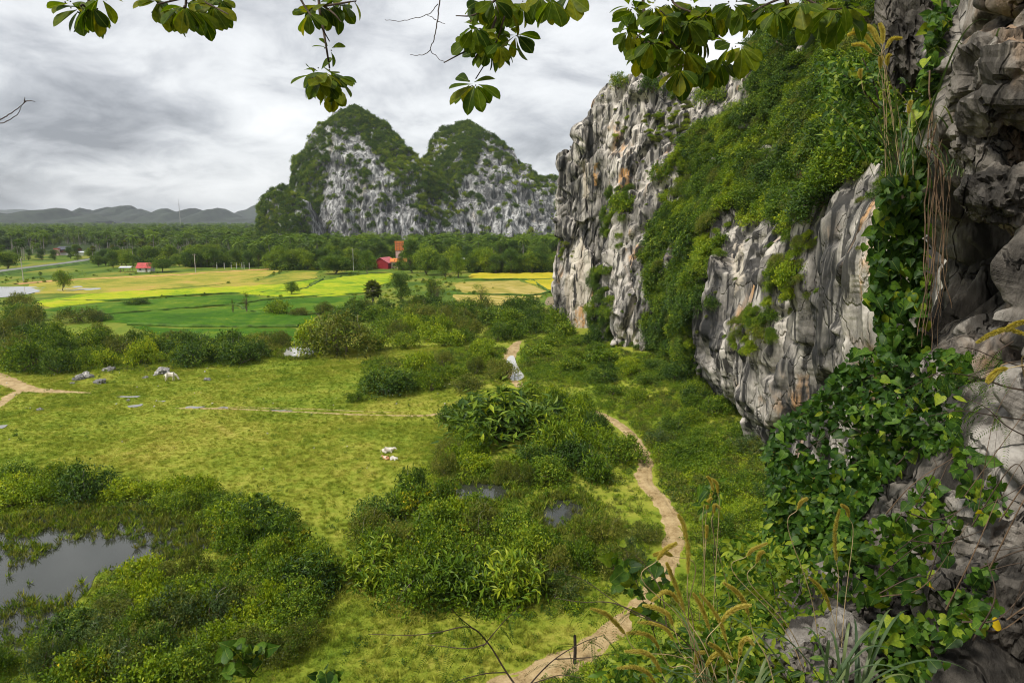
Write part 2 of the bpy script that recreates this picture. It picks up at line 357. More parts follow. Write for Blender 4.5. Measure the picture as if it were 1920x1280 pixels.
FIELDS = [
 ('stubble_field', M_stubble, [(60, 533), (160, 521), (390, 509), (530, 506), (470, 528), (330, 540), (200, 550), (60, 552)], 0.15),
 ('ochre_field', M_stubble, [(480, 527), (550, 507), (600, 510), (590, 521), (520, 534), (400, 541), (340, 541)], 0.16),
 ('rice_field', M_rice_lime, [(66, 566), (150, 553), (330, 543), (540, 533), (600, 524), (560, 545), (420, 551), (300, 557), (220, 563), (90, 577)], 0.5),
 ('rice_field', M_rice_lime, [(432, 549), (565, 543), (610, 525), (690, 514), (738, 512), (730, 528), (680, 548), (620, 556), (540, 558)], 0.5),
 ('rice_field', M_rice_green, [(70, 582), (230, 566), (320, 558), (440, 553), (520, 560), (430, 570), (330, 578), (150, 592)], 0.45),
 ('rice_field', M_rice_green, [(440, 572), (530, 561), (650, 557), (690, 552), (700, 566), (610, 588), (470, 584)], 0.45),
 ('rice_field', M_rice_green, [(160, 596), (330, 581), (440, 575), (470, 587), (600, 590), (560, 612), (380, 612), (220, 606)], 0.45),
 ('rice_field', M_rice_green, [(250, 611), (380, 615), (560, 615), (545, 640), (430, 646), (330, 634)], 0.4),
 ('rice_field', M_rice_gold, [(880, 513), (1060, 512), (1062, 521), (960, 524), (878, 521)], 0.5),
 ('rice_field', M_rice_gold, [(985, 526), (1064, 523), (1066, 553), (1040, 547), (1012, 535)], 0.5),
 ('stubble_field', M_stub_rows, [(858, 529), (975, 526), (1008, 537), (1028, 548), (990, 553), (870, 549), (848, 541)], 0.12),
 ('stubble_field', M_stub_rows, [(846, 552), (990, 556), (1024, 551), (1000, 566), (960, 575), (850, 566)], 0.12),
 ('tilled_field', M_tilled, [(1030, 556), (1066, 556), (1068, 574), (1018, 572)], 0.1),
]
for k, (nm, m, pl, h) in enumerate(FIELDS):
    def top(V, h=h, k=k):
        P = V * np.array([0.25, 0.25, 0]); return h * (0.75 + 0.9 * fbm(P * 1.6, 3, 40 + k) + 0.4 * fbm(V * np.array([0.06, 0.06, 0]), 2, 60 + k))
    V, F = poly_fill(pl, 1.6, 0.05, top, wob=2.6)
    link(nm, MB().add(V, F).mesh(nm, m, True), kind='structure')
# earth banks between the paddies
M_bank = plain('bank_grass', (0.06, 0.12, 0.012), s=0.4, var=0.5)
for a in ([(66, 566), (220, 564), (300, 558), (430, 551), (560, 545), (605, 524)], [(440, 571), (530, 560), (690, 550)], [(150, 594), (330, 580), (440, 573), (475, 586), (605, 589)],
          [(240, 609), (380, 613.5), (560, 613.5)], [(845, 550.5), (990, 554.5), (1026, 549)], [(870, 526), (985, 525), (1012, 536), (1030, 549)]):
    P = spline([gnd(*q) for q in a], 60); P[:, 2] = 0.12; P[:, 2] += 0.15 * fbm(P * 0.2, 2, 3)
    V, F = tube(P, 0.5 + 0.18 * fbm(P * 0.3, 2, 8), 6); link('field_bank', MB().add(V, F).mesh('field_bank', M_bank, True), kind='structure')

# water
def b_water(nt, out, N, L, base=(0.035, 0.038, 0.03)):
    n = n_noise(N, L, s=1.6, detail=3)
    principled(N, L, out, base, 0.04, 0.6, n, 0.04, 0.02)
M_water = mat('still_water', b_water)
def b_sky_water(nt, out, N, L): b_water(nt, out, N, L, (0.48, 0.47, 0.44))  # white sky reflection painted into the base colour of the water
M_sky_water = mat('sky_white_water', b_sky_water)
M_puddle = mat('puddle_water', lambda nt, out, N, L: b_water(nt, out, N, L, (0.20, 0.19, 0.165)))
WATER_PX = []
def water(px_poly, step=0.6, z=0.04, n=40, m=None, wob=1.6):
    V, F = poly_fill(px_poly, step, z, None, smooth_n=n, wob=wob, wfreq=0.45); V[:, 2] = z; WATER_PX.append(px_poly)
    return link('water', MB().add(V, F).mesh('water', m or M_water, True), kind='structure')
water([(-60, 985), (40, 968), (150, 950), (300, 955), (395, 985), (400, 1030), (300, 1060), (190, 1075), (165, 1120), (120, 1190), (-60, 1230)], 0.8)
water([(815, 924), (862, 902), (922, 902), (975, 922), (930, 945), (850, 945)], 0.3, wob=1.2)
water([(995, 968), (1022, 938), (1078, 934), (1112, 955), (1085, 985), (1020, 1000)], 0.3, wob=1.2)
water([(525, 668), (540, 650), (575, 648), (600, 658), (575, 672), (545, 673)], 0.8, 0.1, m=M_sky_water)
water([(-80, 560), (-80, 541), (40, 538), (95, 541), (60, 551), (20, 557)], 2.5, 0.16, m=M_sky_water)
water([(108, 541), (145, 537), (160, 540), (190, 541), (170, 546), (125, 547)], 2.5, 0.16, m=M_sky_water)
for pl in ([(208, 757), (220, 753), (222, 759)], [(232, 762), (255, 757), (278, 756), (262, 764), (240, 766)], [(338, 766), (355, 761), (392, 763), (380, 767), (350, 769)], [(402, 766), (430, 764), (430, 768)],
           [(290, 754), (318, 749), (312, 753)], [(205, 742), (270, 741), (262, 744), (215, 745)], [(-10, 800), (8, 795), (18, 800), (4, 806)], [(490, 767), (560, 769), (530, 772)]):
    P = np.array([gnd(x, y) for x, y in pl]); P = P.mean(0) + (P - P.mean(0)) * 0.6; P = spline(P, 40, True); P[:, :2] += 0.55 * np.stack([fbm(P * 1.1 + k, 2, 5) for k in range(2)], -1); P[:, 2] = gh(P[:, 0], P[:, 1]) + 0.07
    c = P.mean(0); c[2] = P[:, 2].mean(); V = np.vstack([P, c]); n = len(P)
    link('puddle', MB().add(V, [(i, (i + 1) % n, n) for i in range(n)]).mesh('puddle', M_puddle), kind='structure'); WATER_PX.append(pl)

# paths
def b_dirt(nt, out, N, L):
    n = n_noise(N, L, s=0.8, detail=7, rough=0.65); f = n_noise(N, L, s=9.0, detail=5, rough=0.7)
    v = n_math(N, L, 'ADD', n_math(N, L, 'MULTIPLY', n, 0.6), n_math(N, L, 'MULTIPLY', f, 0.4))
    principled(N, L, out, n_ramp(N, L, v, [(0.36, (0.16, 0.11, 0.045)), (0.45, (0.34, 0.24, 0.115)), (0.56, (0.48, 0.36, 0.19)), (0.72, (0.56, 0.45, 0.28))]), 0.9, 0.15, f, 0.9, 0.06)
M_dirt = mat('trodden_earth', b_dirt)
TRACKS = []
def strip(name, px, widths, material, z=0.05, n=160, across=15, rut=0.05, seed=1, ragged=0.38):
    P = spline([gnd(*q) for q in px], n); w = np.interp(np.linspace(0, 1, n), np.linspace(0, 1, len(widths)), widths)
    T = nrm(np.gradient(P[:, :2], axis=0)); Nn = np.stack([-T[:, 1], T[:, 0]], -1); u = np.linspace(-1, 1, across)
    S = np.zeros((n, across, 3))
    for j, uu in enumerate(u):
        ww = w * 0.5 * (1 + ragged * fbm(np.stack([P[:, 0] * 0.9, P[:, 1] * 0.9, np.full(n, 7.0 * np.sign(uu) + seed)], -1), 3, seed))
        S[:, j, :2] = P[:, :2] + Nn * (uu * ww)[:, None]
    TRACKS.append((P[:, :2], w))
    edge = np.abs(u)[None] ** 4
    S[..., 2] = gh(S[..., 0], S[..., 1]) + z + rut * (0.7 * fbm(S * np.array([0.9, 0.9, 0]), 3, seed + 4) - 0.7 * np.exp(-((np.abs(u) - 0.5) / 0.18) ** 2)[None]) - edge * (z + 0.03)
    return link(name, MB().add(S, gridF(n, across)).mesh(name, material, True), kind='structure')
PATH_A = [(900, 1320), (960, 1283), (1062, 1238), (1130, 1195), (1190, 1142), (1228, 1098), (1254, 1050), (1263, 995), (1246, 945), (1208, 902), (1210, 866), (1188, 822), (1150, 788), (1100, 765), (1040, 748), (985, 735), (966, 712), (956, 690), (956, 668), (966, 648), (974, 640)]
strip('path', PATH_A, [2.0, 2.0, 1.8, 1.55, 1.6, 1.8, 1.65, 1.5, 1.45, 1.4, 1.6, 2.4, 2.6, 1.2], M_dirt, n=760, seed=2, z=0.10, rut=0.09)
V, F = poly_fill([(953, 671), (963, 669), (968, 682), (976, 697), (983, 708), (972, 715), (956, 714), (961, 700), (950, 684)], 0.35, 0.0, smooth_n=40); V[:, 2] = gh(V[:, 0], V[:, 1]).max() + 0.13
link('puddle', MB().add(V, F).mesh('puddle', M_sky_water), kind='structure')
strip('path', [(-60, 690), (0, 708), (40, 726), (95, 734), (170, 736)], [3.6, 3.2, 3.4, 2.4, 0.7], M_dirt, n=70, seed=5)
strip('path', [(-50, 782), (0, 757), (22, 740), (48, 729)], [2.0, 1.7, 1.7, 2.0], M_dirt, n=50, seed=6, z=0.06)
strip('path', [(330, 766), (400, 767), (480, 768), (560, 771), (640, 775), (720, 777), (790, 778), (850, 772)], [0.35, 0.8, 0.55, 0.5, 0.7, 0.45, 0.9, 1.6], M_dirt, n=160, seed=7, rut=0.03, ragged=0.7)
strip('path', [(420, 764), (540, 765), (650, 769), (760, 773)], [0.15, 0.3, 0.3, 0.1], M_dirt, n=80, seed=9, rut=0.02, ragged=0.8)
# red earth lane by the field edge and the raised tarred road
M_lane = plain('red_earth', (0.52, 0.27, 0.12), s=0.3)
strip('lane', [(30, 533), (100, 527), (220, 521), (330, 516), (390, 512), (470, 507), (560, 503), (640, 503)], [3.5, 4, 3.5, 3], M_lane, n=90, z=0.32, seed=3, rut=0.05)
M_tar = plain('tarmac', (0.20, 0.195, 0.19), s=0.3)
def road():
    P = spline([gnd(*q) for q in [(-160, 531), (-60, 522), (0, 513), (60, 505), (130, 496), (185, 487), (230, 480)]], 70)
    T = nrm(np.gradient(P[:, :2], axis=0)); Nn = np.stack([-T[:, 1], T[:, 0]], -1)
    prof = [(-7.5, 0.05), (-4.2, 1.25), (-3.2, 1.3), (3.2, 1.3), (4.2, 1.25), (7.5, 0.05)]
    S = np.zeros((70, 6, 3))
    for j, (u, z) in enumerate(prof): S[:, j, :2] = P[:, :2] + Nn * u; S[:, j, 2] = z
    F = gridF(70, 6); seg = np.arange(len(F)) % 5
    mb = MB(); mb.add(S, F[seg == 2], 0); mb.add(S, F[seg != 2], 1); link('road', mb.mesh('road', [M_tar, M_bank]), kind='structure')
road()

# ------------------------------------------------------------------ limestone
def rock_mat(name, light, mid, dark, warm, warm_amt=0.5, sc_=1.0, bstr=0.8, bdist=0.25, streak=1.0, zst=0.075):
    def b(nt, out, N, L):
        st = n_noise(N, L, scale=(0.55 * sc_, 0.55 * sc_, zst * sc_), s=1.0, detail=7, rough=0.62, dist=0.5)     # water streaks running down
        bl = n_noise(N, L, s=0.12 * sc_, detail=5, rough=0.6, dist=0.6, loc=(3, 7, 1)); fi = n_noise(N, L, scale=(1, 1, 0.45), s=1.7 * sc_, detail=6, rough=0.62)
        v = n_math(N, L, 'ADD', n_math(N, L, 'MULTIPLY', st, 0.5 * streak), n_math(N, L, 'ADD', n_math(N, L, 'MULTIPLY', bl, 0.45), n_math(N, L, 'MULTIPLY', fi, 0.2)))
        c = n_ramp(N, L, v, [(0.47, dark), (0.53, tuple(0.5 * (a + d) for a, d in zip(mid, dark))), (0.575, mid), (0.65, light), (0.8, tuple(min(0.8, x * 1.15) for x in light))])
        w = n_noise(N, L, scale=(0.16 * sc_, 0.16 * sc_, 0.07 * sc_), s=1.0, detail=5, rough=0.6, dist=0.8, loc=(11, 2, 5))
        wf = n_math(N, L, 'MULTIPLY', n_sstep(N, L, w, 0.57, 0.68), n_math(N, L, 'MULTIPLY', n_sstep(N, L, v, 0.5, 0.6), warm_amt))
        c = n_mix(N, L, wf, c, warm)
        dk = n_noise(N, L, scale=(1.5 * sc_, 1.5 * sc_, 1.2 * zst * sc_), s=1.0, detail=4, rough=0.55, dist=0.3, loc=(1, 20, 2))    # black algae stripes
        c = n_mix(N, L, n_math(N, L, 'MULTIPLY', n_sstep(N, L, dk, 0.49, 0.58), 0.88 * streak), c, tuple(x * 0.7 for x in dark))
        cr = N('ShaderNodeTexVoronoi'); cr.feature = 'DISTANCE_TO_EDGE'; cr.inputs['Scale'].default_value = 0.5 * sc_
        g = N('ShaderNodeNewGeometry'); mp = N('ShaderNodeMapping'); mp.inputs['Scale'].default_value = (1, 1, 0.5); L(g.outputs['Position'], mp.inputs[0])
        wv = N('ShaderNodeVectorMath'); wv.operation = 'ADD'; L(mp.outputs[0], wv.inputs[0])
        wn = N('ShaderNodeTexNoise'); wn.inputs['Scale'].default_value = 0.7 * sc_; wn.inputs['Detail'].default_value = 4; L(mp.outputs[0], wn.inputs[0]); wm = N('ShaderNodeVectorMath'); wm.operation = 'SCALE'; wm.inputs['Scale'].default_value = 2.0 / sc_; L(wn.outputs['Color'], wm.inputs[0]); L(wm.outputs[0], wv.inputs[1])
        L(wv.outputs[0], cr.inputs['Vector'])
        crk = n_sstep(N, L, cr.outputs['Distance'], 0.0, 0.035)
        bm = n_math(N, L, 'ADD', n_math(N, L, 'MULTIPLY', fi, 0.8), n_math(N, L, 'ADD', n_math(N, L, 'MULTIPLY', st, 0.7), n_math(N, L, 'MULTIPLY', crk, 0.5)))
        pa = N('ShaderNodeAttribute'); pa.attribute_name = 'fresh'; oa = N('ShaderNodeAttribute'); oa.attribute_name = 'ochre'      # freshly broken faces
        c = n_mix(N, L, n_math(N, L, 'MULTIPLY', pa.outputs['Fac'], n_sstep(N, L, dk, 0.62, 0.5)), c, n_mix(N, L, n_sstep(N, L, st, 0.35, 0.65), (0.42, 0.36, 0.29), (0.62, 0.56, 0.47)))
        c = n_mix(N, L, n_math(N, L, 'MULTIPLY', oa.outputs['Fac'], n_math(N, L, 'MULTIPLY', n_sstep(N, L, fi, 0.4, 0.6), 0.75)), c, (0.55, 0.29, 0.09))
        principled(N, L, out, c, 0.85, 0.15, bm, bstr, bdist)
    return mat(name, b)
M_cliff = rock_mat('cliff_limestone', (0.55, 0.505, 0.45), (0.26, 0.24, 0.215), (0.035, 0.035, 0.036), (0.50, 0.28, 0.12), 0.9, 0.75, 0.8, 0.35)
M_karst = rock_mat('karst_limestone', (0.56, 0.56, 0.55), (0.37, 0.37, 0.365), (0.08, 0.082, 0.084), (0.42, 0.32, 0.18), 0.4, 0.4, 0.9, 1.2, 0.85, 0.17)
M_near = rock_mat('ledge_limestone', (0.36, 0.335, 0.30), (0.17, 0.152, 0.13), (0.032, 0.029, 0.025), (0.27, 0.16, 0.08), 0.8, 2.6, 1.0, 0.12, 0.9)

def displaced(S, amp, seeds, hs=1.0, calm=None, lean=0.0):
    """limestone relief: buttresses, vertical flutes, blocky joints, pitting"""
    Nn = sheet_normals(S); P = S
    big = fbm(P * np.array([1 / 11., 1 / 11., 1 / 26.]) / hs, 3, seeds, ridged=True)
    fl = fbm(P * np.array([1 / 2.8, 1 / 2.8, 1 / 17.]) / hs + 0.5 * fbm(P * 0.12 / hs, 2, seeds + 9)[..., None], 3, seeds + 3, ridged=True)
    fine = fbm(P * np.array([1 / 0.9, 1 / 0.9, 1 / 2.6]) / hs, 3, seeds + 5, ridged=True)
    if calm is not None: amp = [a * calm for a in amp]
    wv = 0.35 * fbm(P * 0.3 / hs, 2, seeds + 2)[..., None]
    Pl = P.copy(); Pl[..., 1] += lean * P[..., 2]
    f1, e1 = facets(Pl * np.array([1 / 5., 1 / 5., 1 / 15.]) / hs + wv, seeds + 7); f2, e2 = facets(Pl * np.array([1 / 1.6, 1 / 1.6, 1 / 6.]) / hs + wv, seeds + 11)
    d = blur2(amp[0] * big + amp[1] * fl + amp[2] * fine + amp[3] * f1 + amp[3] * 0.5 * f2 - amp[4] * np.exp(-(e1 / 0.05) ** 2) - amp[4] * 0.4 * np.exp(-(e2 / 0.06) ** 2), 2)
    return S + Nn * d[..., None]
# the long cliff: control points (px, py, distance) from foot to crest, far end first
def cl(*pts):
    return [at(*p) for p in pts]
CL = [
 [(27, 168, -2), (26, 168, 6), (25, 168, 14), (25, 167, 22), (26, 166, 30), (27, 165, 36), (33, 165, 30), (40, 165, 10)],
 cl((1054, 640, 156), (1047, 570, 156), (1045, 500, 156), (1045, 430, 156), (1050, 350, 157), (1066, 288, 158), (1085, 310, 168), (1085, 420, 178)),
 cl((1092, 645, 149), (1092, 580, 150), (1088, 500, 150.5), (1084, 420, 151), (1080, 345, 152), (1082, 290, 153), (1110, 300, 170), (1110, 420, 180)),
 cl((1122, 652, 145), (1128, 580, 147), (1130, 500, 148), (1126, 400, 148), (1116, 280, 149), (1130, 185, 151), (1160, 200, 168), (1160, 400, 180)),
 cl((1172, 688, 130), (1150, 600, 130), (1158, 510, 132), (1172, 400, 135), (1180, 270, 140), (1200, 140, 146), (1225, 180, 165), (1230, 400, 180)),
 cl((1236, 692, 124), (1222, 600, 123), (1225, 500, 124), (1240, 390, 128), (1260, 275, 134), (1295, 172, 142), (1320, 200, 165), (1320, 400, 180)),
 cl((1300, 712, 112), (1292, 620, 110), (1300, 500, 112), (1325, 380, 117), (1350, 260, 124), (1390, 142, 134), (1420, 180, 160), (1420, 400, 175)),
 cl((1425, 815, 78), (1352, 690, 84), (1306, 570, 90), (1330, 440, 96), (1385, 290, 106), (1435, 85, 120), (1480, 130, 150), (1500, 400, 160)),
 cl((1470, 842, 66), (1432, 710, 70), (1412, 570, 74), (1430, 430, 80), (1480, 270, 92), (1525, 35, 108), (1590, 60, 140), (1620, 400, 150)),
 cl((1560, 880, 52), (1530, 720, 54), (1520, 570, 56), (1535, 430, 60), (1580, 260, 72), (1640, -20, 94), (1720, 20, 130), (1740, 400, 140)),
 cl((1690, 930, 38), (1650, 730, 39), (1625, 570, 40), (1622, 430, 42), (1690, 240, 50), (1790, -120, 76), (1880, -60, 120), (1900, 400, 130)),
 cl((1860, 1000, 28), (1820, 740, 28), (1790, 570, 28), (1790, 400, 30), (1850, 180, 38), (1960, -260, 60), (2100, -160, 110), (2100, 400, 120)),
 cl((2150, 1000, 22), (2100, 740, 22), (2050, 570, 22), (2050, 400, 24), (2150, 150, 30), (2300, -400, 50), (2500, -300, 100), (2500, 400, 110)),
]
CLIFF = loft(CL, 900, 380)
def build_cliff():
    global CLIFF
    CLIFF = displaced(CLIFF, (2.0, 0.75, 0.13, 1.55, 0.7), 21, lean=0.28, calm=(1 - 0.5 * smooth(58, 44, CLIFF[..., 1])) * (1 - 0.72 * np.exp(-((proj(CLIFF)[0] - 1085) / 26) ** 2) * smooth(440, 480, proj(CLIFF)[1])))
    me = MB().add(CLIFF, gridF(*CLIFF.shape[:2])).mesh('cliff', M_cliff); x, y = proj(CLIFF); x = x + 7 * fbm(CLIFF * 0.4, 3, 3); y = y + 14 * fbm(CLIFF * 0.4, 3, 9)
    for nm, pls in (('fresh', [[(1056, 600), (1060, 520), (1075, 470), (1092, 445), (1112, 500), (1112, 570), (1098, 632), (1072, 610)], [(1092, 300), (1102, 300), (1104, 370), (1094, 380)], [(1372, 460), (1392, 440), (1396, 520), (1376, 560)]]), ('ochre', [[(1078, 575), (1100, 570), (1098, 640), (1082, 640)], [(1112, 300), (1120, 300), (1120, 345), (1112, 345)], [(1612, 490), (1640, 490), (1640, 560), (1612, 560)], [(1160, 320), (1180, 320), (1178, 350), (1160, 350)]])):
        a = me.attributes.new(nm, 'FLOAT', 'POINT'); v = np.zeros(x.shape, np.float32)
        for pl in pls: v = np.maximum(v, inpoly(x, y, pl))
        a.data.foreach_set('value', v.astype(np.float32).ravel())
    link('cliff', me, kind='structure')
build_cliff()

# the karst hills across the plain
def karst(name, sil, Y0, slope, seed, plan=0.0, nu=260, nv=120, fl=1.0):
    xs = np.array([s[0] for s in sil], float); ys = np.array([s[1] for s in sil], float)
    ux = np.linspace(xs[0], xs[-1], nu); uy = np.interp(ux, xs, ys)
    k = np.array([1, 2, 3, 2, 1.]) / 9; uy = np.convolve(np.pad(uy, 2, mode='edge'), k, 'valid')
    mid = 0.5 * (xs[0] + xs[-1]); half = 0.5 * (xs[-1] - xs[0])
    bulge = plan * (1 - np.sqrt(np.clip(1 - ((ux - mid) / half) ** 2 * 0.98, 0, 1)))
    Yb = Y0 + bulge; H = at(ux, uy, Yb + slope * 70)[:, 2]; Yc = Yb + slope * H
    C = at(ux, uy, Yc); X = C[:, 0]; H = np.maximum(C[:, 2], 2)
    S = np.zeros((nu, nv, 3)); nf = int(nv * 0.75)
    v = np.linspace(0, 1, nf)
    shape = 0.28 * v + 0.72 * v ** 2.3            # steep foot, rounded top
    for j in range(nf):
        S[:, j] = np.stack([X * (Yb + (Yc - Yb) * shape[j]) / Yc * 1.0, Yb + (Yc - Yb) * shape[j], -4 + (H + 4) * v[j]], -1)
    w = np.linspace(0, 1, nv - nf + 1)[1:]
    for j, ww in enumerate(w):
        S[:, nf + j] = np.stack([X * (1 + 0.05 * ww), Yc + ww * (40 + slope * H), H * (1 - ww ** 2) - 4 * ww], -1)
    S2 = displaced(S, (5.5 * fl, 3.4 * fl, 1.0 * fl, 3.4 * fl, 1.2), seed, 3.0)
    link(name, MB().add(S2, gridF(nu, nv)).mesh(name, M_karst), kind='structure'); return S2
K_LEFT = karst('karst_hill', [(545, 470), (552, 400), (556, 340), (562, 305), (580, 285), (600, 258), (608, 236), (620, 224), (640, 216), (662, 213), (682, 218), (700, 232), (722, 243), (740, 262), (752, 280), (770, 297), (790, 310), (815, 335), (840, 365), (860, 400), (872, 440), (880, 470)], 600, 0.75, 31, 60)
K_RIGHT = karst('karst_hill', [(740, 470), (760, 380), (775, 330), (786, 308), (800, 298), (815, 290), (820, 262), (832, 252), (850, 243), (868, 235), (885, 238), (905, 250), (930, 265), (950, 278), (962, 292), (968, 306), (985, 318), (1000, 335), (1020, 340), (1045, 334), (1070, 345), (1100, 380), (1120, 470)], 640, 1.0, 37, 70)
K_SMALL = karst('karst_hill', [(484, 470), (488, 425), (492, 392), (502, 372), (515, 360), (528, 356), (545, 362), (560, 378), (580, 400), (600, 440), (610, 470)], 575, 0.5, 43, 40, nu=120, nv=80, fl=0.7)
# dim hills on the horizon
M_hill = plain('wooded_hill', (0.022, 0.032, 0.016), s=0.02, var=0.5)
def hills(sil, Y0, depth, seed):
    xs = np.array([s[0] for s in sil], float); ys = np.array([s[1] for s in sil], float); nu, nv = 260, 30
    ux = np.linspace(xs[0], xs[-1], nu); uy = spline(np.stack([xs, ys, xs * 0], -1), 2000); uy = np.interp(ux, uy[:, 0], uy[:, 1])
    C = at(ux, uy, Y0); S = np.zeros((nu, nv, 3)); v = np.linspace(-1, 1, nv)
    for j, vv in enumerate(v):
        S[:, j] = np.stack([C[:, 0], np.full(nu, Y0 + vv * depth), C[:, 2] * np.clip(np.cos(vv * math.pi / 2), 0, 1) ** 0.8 - 2], -1)
    S[..., 2] += Y0 * 0.009 * fbm(S * np.array([1, 1, 0.6]) * (20.0 / Y0), 4, seed) * np.cos(v * math.pi / 2)[None]
    link('hills', MB().add(S, gridF(nu, nv)).mesh('hills', M_hill, True), kind='structure')
hills([(-420, 420), (-300, 402), (-180, 408), (-90, 398), (-40, 404), (0, 403), (25, 408), (42, 412), (58, 404), (72, 394), (90, 391), (105, 395), (122, 409), (140, 413), (175, 407), (196, 412), (215, 418)], 3600, 420, 3)
hills([(100, 420), (115, 410), (128, 396), (138, 406), (148, 398), (160, 393), (172, 406), (184, 404), (197, 391), (206, 396), (216, 391), (238, 389), (250, 398), (262, 393), (276, 398), (292, 400), (306, 410), (318, 398), (330, 393), (346, 395), (360, 391), (376, 403), (390, 398), (402, 392), (416, 399), (428, 409), (445, 412), (470, 415), (520, 419)], 4400, 500, 5)
hills([(380, 416), (420, 410), (440, 402), (460, 396), (478, 389), (500, 387), (540, 396), (600, 410), (660, 418)], 6200, 600, 8)
hills([(-500, 412), (-200, 400), (-60, 394), (30, 394), (65, 399), (110, 398), (200, 404), (300, 402), (400, 400), (520, 404), (700, 410)], 8200, 700, 9)

# ------------------------------------------------------------------ the ledge the camera stands on
def hillside():
    xs = np.linspace(-22, 14, 120); ys = np.linspace(-14, 30, 130); X, Y = np.meshgrid(xs, ys, indexing='ij')
    y0 = 1.2 + 0.04 * X
    Z = 23.25 - 1.15 * np.maximum(Y - y0, 0) + 0.35 * np.maximum(X - 1.5, 0) + 0.2 * fbm(np.stack([X, Y, X * 0], -1) * 0.5, 3, 4)
    Z = np.maximum(Z, -1.5)
    link('hillside', MB().add(np.stack([X, Y, Z], -1), gridF(120, 130)).mesh('hillside', plain('leafy_earth', (0.10, 0.075, 0.045), s=2, var=0.5), True), kind='structure')
hillside()
NR = [
 [(13, 15, 38), (13, 15, 33), (12.5, 14, 29), (12, 14, 25), (11, 13, 21), (10, 12, 16)],
 cl((1790, -300, 11), (1790, 100, 10.5), (1778, 420, 10), (1715, 660, 9.2), (1640, 900, 8.4), (1560, 1150, 7.4)),
 cl((1800, -330, 8.6), (1800, 60, 8.4), (1790, 400, 8.2), (1775, 650, 7.6), (1690, 900, 6.6), (1520, 1210, 5.9)),
 cl((1850, -360, 7.6), (1842, 80, 7.4), (1838, 380, 7.2), (1820, 650, 6.6), (1742, 960, 5.7), (1560, 1400, 4.9)),
 cl((1915, -380, 6.7), (1905, 80, 6.6), (1900, 380, 6.4), (1870, 660, 5.7), (1830, 960, 4.9), (1720, 1500, 4.0)),
 cl((2040, -400, 5.6), (2030, 80, 5.5), (2030, 380, 5.3), (2010, 680, 4.7), (1980, 1000, 4.0), (1900, 1600, 3.1)),
 [(6.8, 2.0, 33), (6.4, 2.0, 29), (6.0, 2.0, 26.5), (5.2, 2.0, 25), (4.2, 2.0, 23.6), (3.2, 2.0, 22)],
 [(7.5, -4, 33), (7, -4, 29), (6.6, -4, 26.5), (5.6, -4, 25), (4.2, -4, 23.6), (3.2, -4, 22)],
]
NEAR = loft(NR, 560, 460)
def build_near():
    global NEAR
    S = NEAR; Nn = -sheet_normals(S)
    P = S * np.array([1, 1, 0.75])
    w = 0.25 * fbm(P * 0.8, 2, 3)[..., None]
    lo = smooth(25.6, 24.2, S[..., 2])[..., None]           # slanting slabs low down, blocks above
    A = np.stack([0.5 * S[..., 0] + 0.87 * S[..., 2], 0.87 * S[..., 0] - 0.5 * S[..., 2], S[..., 1]], -1)
    fa, ea = facets(A * np.array([0.38, 1.3, 0.9]) + w, 61); fb, eb = facets(A * np.array([1.1, 3.4, 2.4]) + w, 63)
    fc, ec = facets(P * np.array([0.9, 0.9, 0.75]) + w, 51); fd, ed = facets(P * np.array([2.4, 2.4, 1.8]) + w, 57)
    lo = lo[..., 0]; f1 = fa * lo + fc * (1 - lo); f2 = fb * lo + fd * (1 - lo); e1 = ea * lo + ec * (1 - lo); e2 = eb * lo + ed * (1 - lo); f3 = facets(P * np.array([7, 7, 3.0]) + w, 59)[0]
    cave = np.exp(-((proj(S)[0] - 1800) / 60) ** 2 - ((proj(S)[1] - 480) / 110) ** 2)       # the hollow behind the roots
    d = 0.55 * f1 + 0.17 * f2 + 0.025 * f3 - 0.30 * np.exp(-(e1 / 0.10) ** 2) - 0.09 * np.exp(-(e2 / 0.08) ** 2) + 0.35 * fbm(P * 0.4, 3, 6, ridged=True) + 0.05 * fbm(P * np.array([4, 4, 1.5]), 4, 12, ridged=True) + 0.02 * fbm(P * 11, 3, 14) - 0.15 - 0.5 * cave
    d = blur2(d, 1)
    flat = smooth(26.9, 27.6, S[..., 2]) * 0.85           # the smooth wall high up
    d = d * (1 - flat)
    NEAR = S + Nn * d[..., None]
    link('rock_wall', MB().add(NEAR, gridF(*NEAR.shape[:2])).mesh('rock_wall', M_near, True), kind='structure')
build_near()
# ------------------------------------------------------------------ foliage materials
G_MID = [(0.0, (0.034, 0.076, 0.005)), (0.35, (0.075, 0.145, 0.008)), (0.65, (0.145, 0.235, 0.012)), (1.0, (0.34, 0.4, 0.025))]
G_DARK = [(0.0, (0.02, 0.052, 0.009)), (0.4, (0.046, 0.1, 0.012)), (0.75, (0.09, 0.16, 0.016)), (1.0, (0.19, 0.27, 0.025))]
G_LIME = [(0.0, (0.08, 0.15, 0.005)), (0.4, (0.16, 0.25, 0.008)), (0.7, (0.27, 0.36, 0.012)), (1.0, (0.45, 0.48, 0.025))]
G_OLIVE = [(0.0, (0.05, 0.072, 0.01)), (0.4, (0.1, 0.13, 0.016)), (0.7, (0.18, 0.205, 0.028)), (1.0, (0.34, 0.33, 0.06))]
G_YEL = [(0.0, (0.16, 0.18, 0.01)), (0.4, (0.32, 0.31, 0.012)), (0.7, (0.5, 0.43, 0.015)), (1.0, (0.74, 0.5, 0.02))]
G_BLUE = [(0.0, (0.04, 0.075, 0.022)), (0.5, (0.085, 0.14, 0.036)), (1.0, (0.19, 0.25, 0.06))]
L_MID, L_DARK, L_LIME, L_OLIVE, L_YEL, L_BLUE = [leaf_mat(n, s) for n, s in (('leaf_green', G_MID), ('leaf_dark', G_DARK), ('leaf_lime', G_LIME), ('leaf_olive', G_OLIVE), ('leaf_yellow', G_YEL), ('leaf_grey', G_BLUE))]
